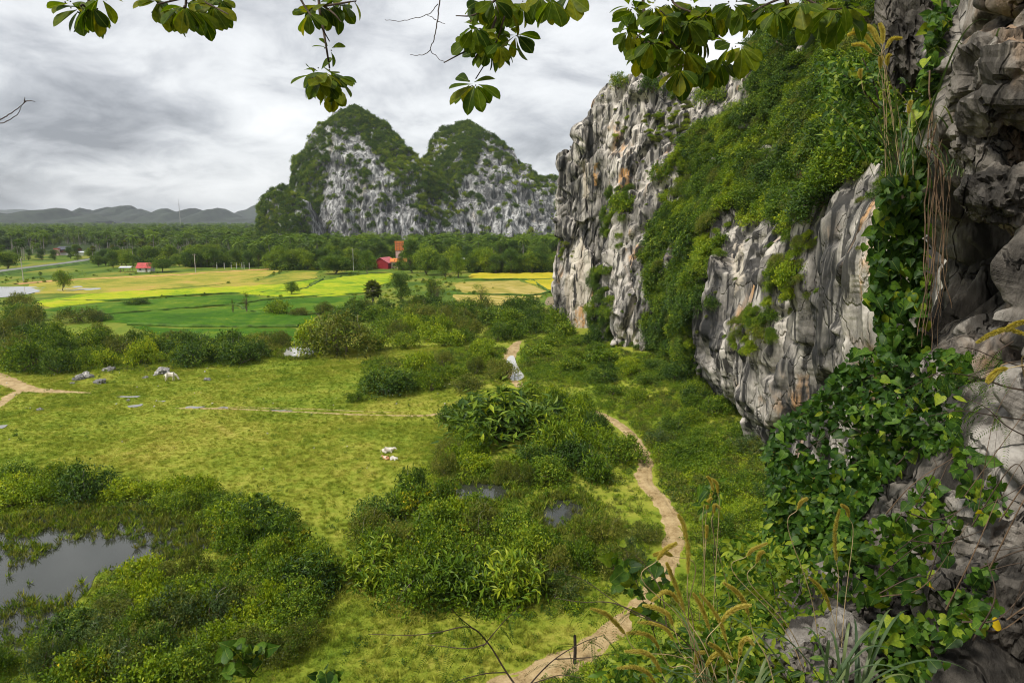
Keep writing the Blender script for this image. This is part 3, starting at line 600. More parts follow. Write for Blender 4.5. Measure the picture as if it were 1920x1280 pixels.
M_bark = plain('bark', (0.14, 0.11, 0.08), s=3, var=0.5)
M_palebark = plain('pale_bark', (0.26, 0.235, 0.20), s=4, var=0.4)
LV = {'mid': L_MID, 'dark': L_DARK, 'lime': L_LIME, 'olive': L_OLIVE, 'yellow': L_YEL, 'grey': L_BLUE}
def leaves(C, D, Nn, Ln, W, fold=0.18):
    """one lozenge blade for each centre: direction D, facing Nn"""
    D = nrm(D); Sd = nrm(np.cross(D, Nn)); Up = np.cross(Sd, D); Ln = np.broadcast_to(np.asarray(Ln, float), (len(C),))[:, None]; W = np.broadcast_to(np.asarray(W, float), (len(C),))[:, None]
    V = np.stack([C, C + D * Ln * 0.45 + Sd * W * 0.5 + Up * W * fold, C + D * Ln - Up * Ln * 0.1, C + D * Ln * 0.45 - Sd * W * 0.5 + Up * W * fold], 1)
    n = len(C); return V.reshape(-1, 3), np.arange(n * 4).reshape(n, 4)
def rdir(g, n): return nrm(g.normal(size=(n, 3)))
def foliage(mb, g, centres, radii, clusters, per, cl_r, L0, W0, mat_i=0, up=0.35, droop=0.0, base=0.5, spread=0.28, squash=0.8, hollow=0.7):
    """leaf sprays spread over a set of round lobes"""
    for c, r in zip(centres, radii):
        n = max(5, int(1.25 * clusters * (r ** 2)))
        d = rdir(g, n); d[:, 2] = np.where(d[:, 2] < -0.55, -d[:, 2], d[:, 2])
        rr = r * (hollow + (1.06 - hollow) * g.random(n) ** 0.6)
        K = c + d * rr[:, None] * np.array([1, 1, squash])
        tone = base + spread * 0.5 * g.normal(size=n)
        C = np.repeat(K, per, 0) + g.normal(size=(n * per, 3)) * cl_r; out = np.repeat(d, per, 0)
        D = nrm(out * 0.6 + rdir(g, n * per) * 0.9 + np.array([0, 0, -droop])); Nn = nrm(rdir(g, n * per) * 0.8 + np.array([0, 0, up * 2]) + out * 0.5)
        s = 0.7 + 0.6 * g.random(n * per)
        V, F = leaves(C, D, Nn, L0 * s, W0 * s); mb.add(V, F, mat_i, np.clip(np.repeat(tone, per) + 0.19 * g.normal(size=n * per), 0, 1))
def limb(mb, g, a, b, r0, r1, mat_i=1, wob=0.12, n=6, sides=5):
    a = np.asarray(a, float); b = np.asarray(b, float); t = np.linspace(0, 1, n)[:, None]; L_ = np.linalg.norm(b - a)
    P = a + (b - a) * t + np.sin(t * math.pi) * g.normal(size=3) * wob * L_ + np.array([0, 0, 1]) * (t * (1 - t)) * 0.25 * L_
    V, F = tube(P, np.linspace(r0, r1, n), sides); mb.add(V, F, mat_i)
PROTO = {}
def shrub_proto(key, w, h, nl, leaf, L0, W0, clusters=16, per=9, seed=1, second=None, droop=0.1, up=0.35, wild=0.35, stems=5):
    g = np.random.default_rng(seed); mb = MB(); cs = []; rs = []
    for i in range(int(nl * 2.1)):
        a = g.random() * 6.283; q = math.sqrt(g.random()) * 0.74; z = (0.22 + 0.62 * g.random() * (1 - 0.75 * q)) * h
        r = (0.13 + 0.17 * g.random()) * w * 0.5 * (1 + wild * g.normal() * 0.5); r = min(max(r, 0.07 * w), 0.22 * w, z + 0.1 * h)
        cs.append(np.array([math.cos(a) * q * w * 0.5, math.sin(a) * q * w * 0.5, min(z, h - r * 0.75)])); rs.append(r)
    for i in range(nl // 2):      # skirt down to the ground
        a = 6.283 * (i + g.random()) / (nl // 2); r = 0.17 * w * (0.8 + 0.5 * g.random()); cs.append(np.array([math.cos(a) * w * 0.36, math.sin(a) * w * 0.36, r * 0.7])); rs.append(r)
    tones = 0.47 + 0.15 * g.normal(size=len(cs))
    for c, r, t in zip(cs, rs, tones):
        mi = 2 if (second and g.random() < 0.22) else 0
        foliage(mb, g, [c], [r], clusters, per, L0 * 0.9, L0, W0, mi, up, droop, base=t)
    # loose shoots that break the outline
    for i in range(int(nl * 2.2)):
        k = g.integers(len(cs)); d = rdir(g, 1)[0]; d[2] = abs(d[2]) + 0.3; d = d / np.linalg.norm(d); p0 = cs[k] + d * rs[k] * 0.8; ln = rs[k] * (0.4 + 0.5 * g.random()); m = 14
        t = g.random(m)[:, None]; C = p0 + d * t * ln + g.normal(size=(m, 3)) * 0.04 * w * 0.3; V, F = leaves(C, nrm(d + rdir(g, m)), rdir(g, m) + [0, 0, 0.6], L0, W0); mb.add(V, F, 0, np.clip(0.6 + 0.12 * g.normal(size=m), 0, 1))
    for i in range(7 if leaf in ('olive', 'grey', 'mid') else 3):      # bare twigs standing out of the crown
        k = g.integers(len(cs)); d = rdir(g, 1)[0]; d[2] = abs(d[2]) + 0.5; limb(mb, g, cs[k], cs[k] + nrm(d[None])[0] * rs[k] * (1.5 + 0.7 * g.random()), 0.014, 0.006, 3, 0.08, 5, 3)
    for i in range(stems):
        k = g.integers(len(cs)); limb(mb, g, (g.normal() * 0.05 * w, g.normal() * 0.05 * w, -0.1), cs[k], 0.018 * w, 0.006 * w)
    PROTO[key] = mb.mesh(key, [LV[leaf], M_bark, LV[second or leaf], M_palebark]); PROTO[key]['w'] = w; PROTO[key]['h'] = h
# sizes in metres: crown width, height
for i in range(3):
    shrub_proto('mid%d' % i, 5.0, 3.3, 17, 'mid', 0.25, 0.125, 15, 9, 100 + i, 'lime' if i == 1 else None)
    shrub_proto('dark%d' % i, 5.0, 3.6, 15, 'dark', 0.29, 0.13, 14, 9, 110 + i, 'mid', up=0.6)
    shrub_proto('lime%d' % i, 4.2, 2.4, 15, 'lime', 0.23, 0.125, 16, 9, 120 + i, 'mid')
    shrub_proto('olive%d' % i, 4.6, 3.0, 18, 'olive', 0.19, 0.075, 20, 11, 130 + i, 'mid', up=0.2)
shrub_proto('yellow0', 4.0, 2.6, 14, 'mid', 0.24, 0.12, 16, 9, 141, 'yellow')
shrub_proto('grey0', 3.6, 2.2, 14, 'grey', 0.2, 0.07, 18, 10, 151, 'olive', up=0.2)
for i in range(2): shrub_proto('spray%d' % i, 4.6, 3.2, 11, 'dark' if i == 0 else 'mid', 0.62, 0.17, 6.5, 8, 155 + i, 'mid', up=0.9, droop=0.25)
# coarse ones for far slopes
for i in range(3):
    shrub_proto('far_dark%d' % i, 6.0, 4.5, 9, 'dark', 0.55, 0.33, 5.5, 5, 160 + i, 'mid', stems=2)
    shrub_proto('far_mid%d' % i, 6.0, 4.2, 9, 'mid', 0.55, 0.33, 5.5, 5, 170 + i, 'olive', stems=2)
    shrub_proto('far_lime%d' % i, 5.0, 3.0, 8, 'lime', 0.5, 0.3, 5.5, 5, 180 + i, 'olive', stems=2)
def tree_proto(key, h, w, trunk_h, leaf, L0, W0, seed, lobes=16, clusters=11, per=8, second=None, tr=0.16, flat=1.0, sparse=False, bark=None, droop=0.1):
    g = np.random.default_rng(seed); tm = MB(); cm = MB(); cs = []; rs = []
    top = np.array([g.normal() * 0.04 * h, g.normal() * 0.04 * h, trunk_h + (h - trunk_h) * 0.55])
    P = np.array([[0, 0, -0.3], [g.normal() * 0.03 * h, g.normal() * 0.03 * h, trunk_h * 0.5], [top[0] * 0.6, top[1] * 0.6, trunk_h], top]); P = spline(P, 10)
    V, F = tube(P, np.linspace(tr * 1.25, tr * 0.3, 10), 8); tm.add(V, F)
    ch = (h - trunk_h)
    for i in range(lobes):
        a = g.random() * 6.283; q = math.sqrt(g.random()); zz = g.random()
        lim = math.sqrt(max(0.05, 1 - (2 * zz - 1) ** 2 * 0.9)); r = (0.16 + 0.13 * g.random()) * w * (0.75 if sparse else 1)
        c = np.array([math.cos(a) * q * lim * (w * 0.5 - r * 0.5), math.sin(a) * q * lim * (w * 0.5 - r * 0.5), trunk_h * 0.85 + r * 0.5 * flat + zz * (ch - r * flat)]); cs.append(c); rs.append(r)
        j = 4 + g.integers(5); limb(tm, g, P[j], c, tr * 0.38, tr * 0.1, 0, 0.06)
    for c, r in zip(cs, rs): foliage(cm, g, [c], [r], clusters, per, L0 * 0.9, L0, W0, 2 if second and g.random() < 0.25 else 0, 0.4, droop, base=0.47 + 0.1 * g.normal(), squash=0.8 * flat, hollow=0.55)
    PROTO[key] = (tm.mesh(key + '_trunk', [bark or M_bark], True), cm.mesh(key + '_crown', [LV[leaf], M_bark, LV[second or leaf]]), h, w)
tree_proto('t_round', 8, 7.5, 2.0, 'mid', 0.34, 0.19, 201, 20, 9, 8, 'lime')
tree_proto('t_broad', 10, 11, 0.9, 'mid', 0.40, 0.22, 202, 24, 7, 8, 'dark')
tree_proto('t_dark', 10, 8, 0.9, 'dark', 0.38, 0.2, 203, 22, 8, 8, 'mid')
tree_proto('t_lime', 9, 8, 0.7, 'lime', 0.36, 0.2, 204, 22, 8, 8, 'mid')
tree_proto('t_sparse', 8, 6.5, 2.2, 'olive', 0.30, 0.15, 205, 16, 8, 7, 'mid', sparse=True)
tree_proto('t_column', 8, 2.6, 0.8, 'olive', 0.26, 0.14, 206, 22, 14, 8, 'mid')
tree_proto('t_flat', 5.5, 15, 2.4, 'dark', 0.34, 0.17, 207, 34, 8, 8, 'mid', tr=0.3, flat=0.45)
tree_proto('t_tall', 14, 8, 1.4, 'dark', 0.45, 0.24, 208, 24, 7, 8, 'mid', tr=0.22)
def palm_protos():
    for key, h, n, kind, seed in (('coco0', 13, 17, 'coco', 1), ('coco1', 11, 15, 'coco', 2), ('coco2', 15, 18, 'coco', 3), ('fan0', 11, 26, 'fan', 4), ('fan1', 9, 24, 'fan', 5), ('fan2', 4.2, 34, 'fan', 6)):
        g = np.random.default_rng(300 + seed); tm = MB(); cm = MB(); lean = g.normal(size=2) * 0.06 * h
        t = np.linspace(0, 1, 9); P = np.stack([lean[0] * t ** 2, lean[1] * t ** 2, -0.3 + (h - 1.2 + 0.3) * t], -1); V, F = tube(P, np.linspace(0.26, 0.15, 9), 7); tm.add(V, F); top = P[-1]
        for i in range(n):
            a = 2.399 * i + g.normal() * 0.15; el = 1.25 - 1.9 * (i / n) + 0.12 * g.normal()
            if kind == 'coco':
                Lf = 4.2 * (0.85 + 0.3 * g.random()); m = 9; s = np.linspace(0, 1, m)
                el_s = el - 1.25 * s ** 1.3; step = Lf / (m - 1); x = np.cumsum(np.cos(el_s)) * step; z = np.cumsum(np.sin(el_s)) * step
                A = np.stack([math.cos(a) * x, math.sin(a) * x, z], -1) + top; sd = np.array([-math.sin(a), math.cos(a), 0]); V, F = tube(A, np.linspace(0.05, 0.012, m), 3); cm.add(V, F, 0, 0.55)
                for sgn in (-1, 1):
                    q = np.linspace(0.08, 1, 16); C = np.stack([np.interp(q, s, A[:, k]) for k in range(3)], -1); ax = nrm(np.stack([np.interp(q, s, np.gradient(A[:, k])) for k in range(3)], -1))
                    D = nrm(ax * 0.55 + sd * sgn - np.array([0, 0, 0.55])); V, F = leaves(C, D, np.tile([0, 0, 1.0], (16, 1)) + ax * 0.2, 0.95 * np.sin(np.clip(q * 2.6 + 0.35, 0, 3.1)) + 0.3, 0.30); cm.add(V, F, 0, np.clip(0.45 + 0.16 * g.normal(size=16), 0, 1))
            else:
                el = 1.4 - 2.3 * (i / n); st = 1.2 * (0.8 + 0.4 * g.random()); d = np.array([math.cos(a) * math.cos(el), math.sin(a) * math.cos(el), math.sin(el)]); e = top + d * st
                V, F = tube([top, e], [0.04, 0.03], 4); cm.add(V, F, 1); sd = nrm(np.cross(d, [0, 0, 1.0]) + 1e-6); up = np.cross(sd, d); m = 15; th = np.linspace(-1.9, 1.9, m)
                D = np.cos(th)[:, None] * d + np.sin(th)[:, None] * sd; V, F = leaves(np.tile(e, (m, 1)), D - np.array([0, 0, 0.12]), np.tile(up, (m, 1)), 1.25 * (0.85 + 0.15 * np.cos(th)), 0.34); cm.add(V, F, 0, np.clip(0.42 - 0.3 * (i > n * 0.8) + 0.12 * g.normal(size=m), 0, 1))
        PROTO[key] = (tm.mesh(key + '_trunk', [M_palebark], True), cm.mesh(key + '_crown', [L_OLIVE if kind == 'fan' and seed >= 5 else L_BLUE if kind == 'coco' and seed == 2 else L_MID, M_palebark]), h + 2.0, 7.0)
palm_protos()
def joined(key):
    """trunk and crown of a far tree as one mesh"""
    t, c, h, w = PROTO[key]; mb = MB()
    for me, mo in ((t, 0), (c, 1)):
        V = np.zeros(len(me.vertices) * 3, np.float32); me.vertices.foreach_get('co', V); n = len(me.polygons); L_ = np.zeros(n, np.int32); me.polygons.foreach_get('loop_total', L_)
        lv = np.zeros(len(me.loops), np.int32); me.loops.foreach_get('vertex_index', lv); st = np.zeros(n, np.int32); me.polygons.foreach_get('loop_start', st); mi = np.zeros(n, np.int32); me.polygons.foreach_get('material_index', mi)
        a = np.zeros(n, np.float32); me.attributes['rnd'].data.foreach_get('value', a); q = L_ == 4
        for k in np.unique(mi[q]): s = q & (mi == k); mb.add(V.reshape(-1, 3) if k == np.unique(mi[q])[0] else V.reshape(-1, 3), lv[(st[s][:, None] + np.arange(4))], mo + k, a[s])
    PROTO['j_' + key] = mb.mesh('j_' + key, list(t.materials) + list(c.materials)); return PROTO['j_' + key]

# ------------------------------------------------------------------ scatter of uncountable plants (geometry nodes)
def scatter(name, pts, rot, scl, idx, protos, label=None, kind='stuff', parent=None):
    """points carrying rotation, size and kind of plant; the node tree sets a plant on each point"""
    me = bpy.data.meshes.new(name); me.vertices.add(len(pts)); me.vertices.foreach_set('co', np.asarray(pts, np.float32).ravel())
    for nm, ty, val, key in (('rot', 'FLOAT_VECTOR', rot, 'vector'), ('scl', 'FLOAT_VECTOR', scl, 'vector'), ('idx', 'INT', idx, 'value')):
        a = me.attributes.new(nm, ty, 'POINT'); a.data.foreach_set(key, np.asarray(val, np.int32 if ty == 'INT' else np.float32).ravel())
    me.update(); o = link(name, me, parent, kind=kind)
    if label: o['label'] = label
    c = bpy.data.collections.new(name + '_kinds')
    for i, p in enumerate(protos): c.objects.link(bpy.data.objects.new('%s_kind_%02d' % (name, i), p))
    ng = bpy.data.node_groups.new(name, 'GeometryNodeTree'); ng.interface.new_socket('Geometry', in_out='INPUT', socket_type='NodeSocketGeometry'); ng.interface.new_socket('Geometry', in_out='OUTPUT', socket_type='NodeSocketGeometry')
    N = ng.nodes.new; L = ng.links.new; gi = N('NodeGroupInput'); go = N('NodeGroupOutput'); iop = N('GeometryNodeInstanceOnPoints'); ci = N('GeometryNodeCollectionInfo')
    ci.inputs['Collection'].default_value = c; ci.inputs['Separate Children'].default_value = True; ci.inputs['Reset Children'].default_value = True; iop.inputs['Pick Instance'].default_value = True
    def na(nm, ty): n = N('GeometryNodeInputNamedAttribute'); n.data_type = ty; n.inputs['Name'].default_value = nm; return n.outputs['Attribute']
    er = N('FunctionNodeEulerToRotation'); L(na('rot', 'FLOAT_VECTOR'), er.inputs[0])
    L(gi.outputs[0], iop.inputs['Points']); L(ci.outputs[0], iop.inputs['Instance']); L(na('idx', 'INT'), iop.inputs['Instance Index']); L(er.outputs[0], iop.inputs['Rotation']); L(na('scl', 'FLOAT_VECTOR'), iop.inputs['Scale']); L(iop.outputs[0], go.inputs[0])
    md = o.modifiers.new('plants', 'NODES'); md.node_group = ng; return o
def scatter_px(polys, dens, g, holes=()):
    """random ground points, dens per square metre, inside outlines drawn on the photographed ground"""
    out = []
    for pl in polys:
        P = np.array([gnd(x, y) for x, y in pl])[:, :2]; lo = P.min(0); hi = P.max(0); n = int(np.prod(hi - lo) * dens); Q = lo + g.random((n, 2)) * (hi - lo); out.append(Q[inpoly(Q[:, 0], Q[:, 1], P)])
    Q = np.concatenate(out); m = np.ones(len(Q), bool)
    for h in holes:
        H = np.array([gnd(x, y) for x, y in h])[:, :2]; m &= ~inpoly(Q[:, 0], Q[:, 1], H)
    Q = Q[m]; return np.column_stack([Q, gh(Q[:, 0], Q[:, 1])])
def zrot(g, n, tilt=0.15): return np.column_stack([g.normal(size=n) * tilt, g.normal(size=n) * tilt, g.random(n) * 6.283])
PATH_W = spline([gnd(*q) for q in PATH_A], 260)[:, :2]
def off_track(Q, k=1.0):
    m = np.ones(len(Q), bool)
    for P, w in TRACKS:
        lo, hi = P.min(0) - 3, P.max(0) + 3; c = np.where(((Q[:, :2] > lo) & (Q[:, :2] < hi)).all(1) & m)[0]
        for i in range(0, len(c), 4000):
            s = c[i:i + 4000]; D = np.sqrt(((Q[s, None, :2] - P[None, ::2]) ** 2).sum(-1)); j = D.argmin(1); m[s] = D.min(1) > w[::2][j] * 0.5 * k
    return Q[m]
def off_path(Q, d=1.3):
    m = np.ones(len(Q), bool)
    for i in range(0, len(Q), 4000):
        dd = np.sqrt(((Q[i:i + 4000, None, :2] - PATH_W[None]) ** 2).sum(-1)).min(1); m[i:i + 4000] = dd > d
    return Q[m]
# turf tufts take their colour from the same patches as the turf
def b_tuft(nt, out, N, L):
    col, v = meadow_cols(N, L); a = N('ShaderNodeAttribute'); a.attribute_name = 'rnd'
    c = n_mix(N, L, a.outputs['Fac'], n_mix(N, L, 1.0, col, (0.95, 1.05, 0.95), 'MULTIPLY'), n_mix(N, L, 1.0, col, (1.5, 1.4, 1.5), 'MULTIPLY'))
    p = N('ShaderNodeBsdfPrincipled'); p.inputs['Roughness'].default_value = 0.7; p.inputs['Specular IOR Level'].default_value = 0.1; L(c, p.inputs['Base Color'])
    t = N('ShaderNodeBsdfTranslucent'); L(c, t.inputs[0]); m = N('ShaderNodeMixShader'); m.inputs[0].default_value = 0.3; L(p.outputs[0], m.inputs[1]); L(t.outputs[0], m.inputs[2]); L(m.outputs[0], out.inputs[0])
M_tuft = mat('turf_blades', b_tuft)
def tuft_proto(name, n, rad, L0, W0, mats, seed, lean=0.6, mi=None):
    g = np.random.default_rng(seed); mb = MB(); a = g.random(n) * 6.283; r = np.sqrt(g.random(n)) * rad; C = np.column_stack([np.cos(a) * r, np.sin(a) * r, np.zeros(n)])
    D = nrm(np.column_stack([g.normal(size=n) * lean, g.normal(size=n) * lean, np.ones(n)])); V, F = leaves(C, D, rdir(g, n) + np.array([0, 0, 0.2]), L0 * (0.6 + 0.7 * g.random(n)), W0, 0.05); mb.add(V, F, 0, g.random(n)); return mb.mesh(name, mats)
def herb_proto(name, n, rad, h, L0, W0, material, seed):
    """low leafy weed"""
    g = np.random.default_rng(seed); mb = MB(); k = max(3, n // 9)
    d = rdir(g, k); d[:, 2] = abs(d[:, 2]); K = d * np.array([rad, rad, h]) * (0.35 + 0.65 * g.random((k, 1))); tone = 0.5 + 0.15 * g.normal(size=k)
    C = np.repeat(K, 9, 0) + g.normal(size=(k * 9, 3)) * L0 * 0.7; C[:, 2] = np.maximum(C[:, 2], 0.02)
    V, F = leaves(C, rdir(g, k * 9) + np.array([0, 0, 0.25]), rdir(g, k * 9) * 0.7 + np.array([0, 0, 1.0]), L0 * (0.7 + 0.6 * g.random(k * 9)), W0); mb.add(V, F, 0, np.clip(np.repeat(tone, 9) + 0.12 * g.normal(size=k * 9), 0, 1)); return mb.mesh(name, material)
TUFTS = [tuft_proto('tuft%d' % i, 26, 0.30, 0.13, 0.035, M_tuft, 400 + i, 0.9) for i in range(4)] + [tuft_proto('tall_tuft%d' % i, 30, 0.2, 0.38, 0.04, M_tuft, 410 + i, 0.5) for i in range(2)]
HERBS = [herb_proto('herb%d' % i, 110, 0.75, 0.55, 0.15, 0.09, m, 420 + i) for i, m in enumerate((L_MID, L_MID, L_LIME, L_OLIVE, L_DARK, L_LIME))]
SMALLHERBS = [herb_proto('weed%d' % i, 45, 0.28, 0.25, 0.10, 0.06, m, 440 + i) for i, m in enumerate((L_DARK, L_MID, L_MID))]
REEDS = [tuft_proto('reed%d' % i, 16, 0.16, 0.5, 0.055, L_MID if i % 2 else L_OLIVE, 450 + i, 0.45) for i in range(4)]
POND_PX = [(-60, 985), (40, 968), (150, 950), (300, 955), (395, 985), (400, 1030), (300, 1060), (190, 1075), (165, 1120), (120, 1190), (-60, 1230)]
def meadow():
    g = np.random.default_rng(11)
    Q = scatter_px([[(-60, 650), (880, 650), (900, 780), (840, 860), (1000, 1000), (1240, 1100), (1200, 1180), (1000, 1300), (300, 1320), (-60, 1320)]], 20.0, g, WATER_PX)
    Q = off_track(Q, 0.85); keep = g.random(len(Q)) < np.clip(0.85 + 0.6 * fbm(Q * np.array([0.25, 0.25, 0]), 3, 71), 0.1, 1); Q = Q[keep]; n = len(Q)
    s = (0.5 + 0.5 * g.random(n)) * (1 + 0.4 * fbm(Q * np.array([0.12, 0.12, 0]), 2, 73)); idx = np.where(g.random(n) < 0.07, g.integers(4, 6, n), g.integers(0, 4, n))
    scatter('grass', Q, zrot(g, n), np.repeat(s[:, None], 3, 1), idx, TUFTS, 'short olive and straw coloured grass of the pasture')
    # dark weeds dotted over the pasture
    W = scatter_px([[(-40, 670), (880, 670), (880, 900), (900, 1000), (1150, 1150), (900, 1300), (500, 1300), (560, 1000), (0, 860)]], 0.16, g, [POND_PX]); k = fbm(W * np.array([0.09, 0.09, 0]), 3, 75) > -0.05; W = off_path(W[k]); n = len(W)
    scatter('weeds', W, zrot(g, n), np.repeat((0.5 + 1.1 * g.random((n, 1)) ** 2), 3, 1), g.integers(0, 3, n), SMALLHERBS, 'small dark green weeds dotted over the pasture')
meadow()
def rough_grass():
    """taller straw and weeds in the ungrazed strip by the lower path and under the thickets"""
    g = np.random.default_rng(15); polys = [[(600, 930), (720, 1100), (900, 1170), (1100, 1140), (1230, 1060), (1260, 1100), (1180, 1160), (1000, 1290), (520, 1320), (620, 1120)], [(1190, 800), (1260, 900), (1300, 1010), (1280, 1110), (1240, 1090), (1230, 960), (1190, 880)], [(960, 640), (1000, 700), (1010, 760), (900, 760), (940, 700)]]
    Q = off_track(scatter_px(polys, 3.2, g, WATER_PX), 1.0); n = len(Q); k = fbm(Q * np.array([0.3, 0.3, 0]), 3, 61); Q = Q[k > -0.15]; n = len(Q); s = 0.5 + 0.9 * g.random(n) ** 1.5
    scatter('rough_grass', Q, zrot(g, n, 0.25), np.repeat(s[:, None], 3, 1), np.where(g.random(n) < 0.72, g.integers(0, 2, n), g.integers(2, 5, n)), TUFTS[4:] + SMALLHERBS, 'rough straw and weeds beside the lower path')
rough_grass()
def cover():
    """knee-high growth between path and cliff, round the ponds and under the thickets"""
    g = np.random.default_rng(12)
    polys = [[(985, 640), (1060, 625), (1180, 675), (1250, 690), (1330, 740), (1430, 830), (1600, 900), (1700, 1000), (1650, 1330), (960, 1330), (1150, 1200), (1260, 1100), (1290, 1000), (1230, 900), (1180, 800), (1000, 735), (975, 690)],
             [(860, 800), (880, 740), (960, 730), (1130, 780), (1200, 880), (1250, 1000), (1220, 1090), (1090, 1150), (900, 1170), (680, 1080), (680, 960), (800, 880)],
             [(-60, 880), (130, 890), (250, 900), (450, 940), (560, 990), (640, 1080), (600, 1120), (420, 1100), (380, 1010), (330, 975), (150, 955), (-60, 1000)],
             [(120, 1120), (220, 1070), (420, 1060), (600, 1120), (560, 1250), (420, 1330), (-60, 1330), (-60, 1180)],
             [(930, 590), (1050, 590), (1050, 640), (960, 645), (900, 640)], [(680, 680), (880, 650), (950, 655), (960, 720), (820, 730), (690, 735)], [(-60, 620), (500, 640), (535, 660), (420, 688), (260, 696), (120, 706), (-60, 690)]]
    Q = off_path(np.concatenate([scatter_px(polys, 2.4, g, WATER_PX), scatter_px(polys[:1], 2.2, g, WATER_PX)]), 1.15); n = len(Q); f = fbm(Q * np.array([0.11, 0.11, 0]), 3, 81)
    s = (0.45 + 0.6 * g.random(n)) * (1.0 + 0.8 * f); sel = np.clip(((fbm(Q * np.array([0.16, 0.16, 0]), 2, 83) + 0.6) / 1.2 + 0.18 * g.normal(size=n)) * 6, 0, 5.9).astype(int)
    scatter('ground_cover', Q, zrot(g, n, 0.2), np.column_stack([s, s, s * (0.7 + 0.7 * g.random(n))]), sel, HERBS, 'knee-high leafy growth covering the ground by the path and ponds')
    # sedge round the rims of the small pools
    E = []
    for pl in WATER_PX[1:4]:
        P = spline(np.array([gnd(x, y) for x, y in pl]), 60, True); E.append(np.repeat(P, 9, 0) + g.normal(size=(540, 3)) * 0.55)
    E = np.concatenate(E); E[:, 2] = 0; n = len(E); scatter('sedge', E, zrot(g, n), np.repeat(0.5 + 0.9 * g.random((n, 1)), 3, 1), g.integers(0, 4, n), REEDS, 'pale sedge growing round the rims of the pools')
    # emergent water plants
    P = np.array([gnd(x, y) for x, y in POND_PX]); lo = P[:, :2].min(0); hi = P[:, :2].max(0); Q = lo + g.random((9000, 2)) * (hi - lo); Q = Q[inpoly(Q[:, 0], Q[:, 1], P[:, :2])]
    qx, qy = proj(np.column_stack([Q, np.zeros(len(Q))])); d = 0.42 * smooth(1015, 985, qy) + 0.3 * smooth(240, 330, qx) + 0.07 + 0.5 * (fbm(np.column_stack([Q, Q[:, 0] * 0]) * 0.35, 3, 90)); d *= 1 - 0.9 * inpoly(qx, qy, [(20, 1085), (60, 1055), (150, 1040), (190, 1050), (165, 1075), (130, 1115), (40, 1115)])
    Q = Q[g.random(len(Q)) < d]; n = len(Q); s = 0.55 + 0.7 * g.random(n)
    scatter('water_plants', np.column_stack([Q, np.full(n, 0.02)]), zrot(g, n), np.repeat(s[:, None], 3, 1), g.integers(0, 4, n), REEDS, 'pale green water plants standing in the pond')
cover()

# ------------------------------------------------------------------ green on the rock
def surf_points(S, g, n, polys, extra=None):
    """random points on a rock sheet whose place in the picture lies in one of the outlines, with the surface normal"""
    nu, nv = S.shape[:2]; a = np.linalg.norm(np.cross(S[1:, :-1] - S[:-1, :-1], S[:-1, 1:] - S[:-1, :-1]), axis=-1); x, y = proj(S[:-1, :-1]); w = np.zeros_like(a)
    for pl, k in polys: w = np.maximum(w, inpoly(x, y, pl) * k)
    if extra is not None: w = w * extra(S[:-1, :-1])
    w = (w * a).ravel(); tot = w.sum(); i = g.choice(len(w), n, p=w / tot); u, v = i // (nv - 1), i % (nv - 1)
    P = S[u, v] + (S[u + 1, v] - S[u, v]) * g.random((n, 1)) + (S[u, v + 1] - S[u, v]) * g.random((n, 1)); return P, u, v
def tilt_rot(Nn, g, amt):
    """euler turning +z towards the rock's outward normal by amt, with a random spin"""
    d = nrm(np.array([0, 0, 1.0]) * (1 - amt) + Nn * amt); ry = np.arccos(np.clip(d[:, 2], -1, 1)); rz = np.arctan2(d[:, 1], d[:, 0])
    out = np.zeros((len(d), 3))
    from mathutils import Matrix
    for i in range(len(d)):
        out[i] = (Matrix.Rotation(rz[i], 3, 'Z') @ Matrix.Rotation(ry[i], 3, 'Y') @ Matrix.Rotation(g.random() * 6.283, 3, 'Z')).to_euler()
    return out
COARSE = lambda: None
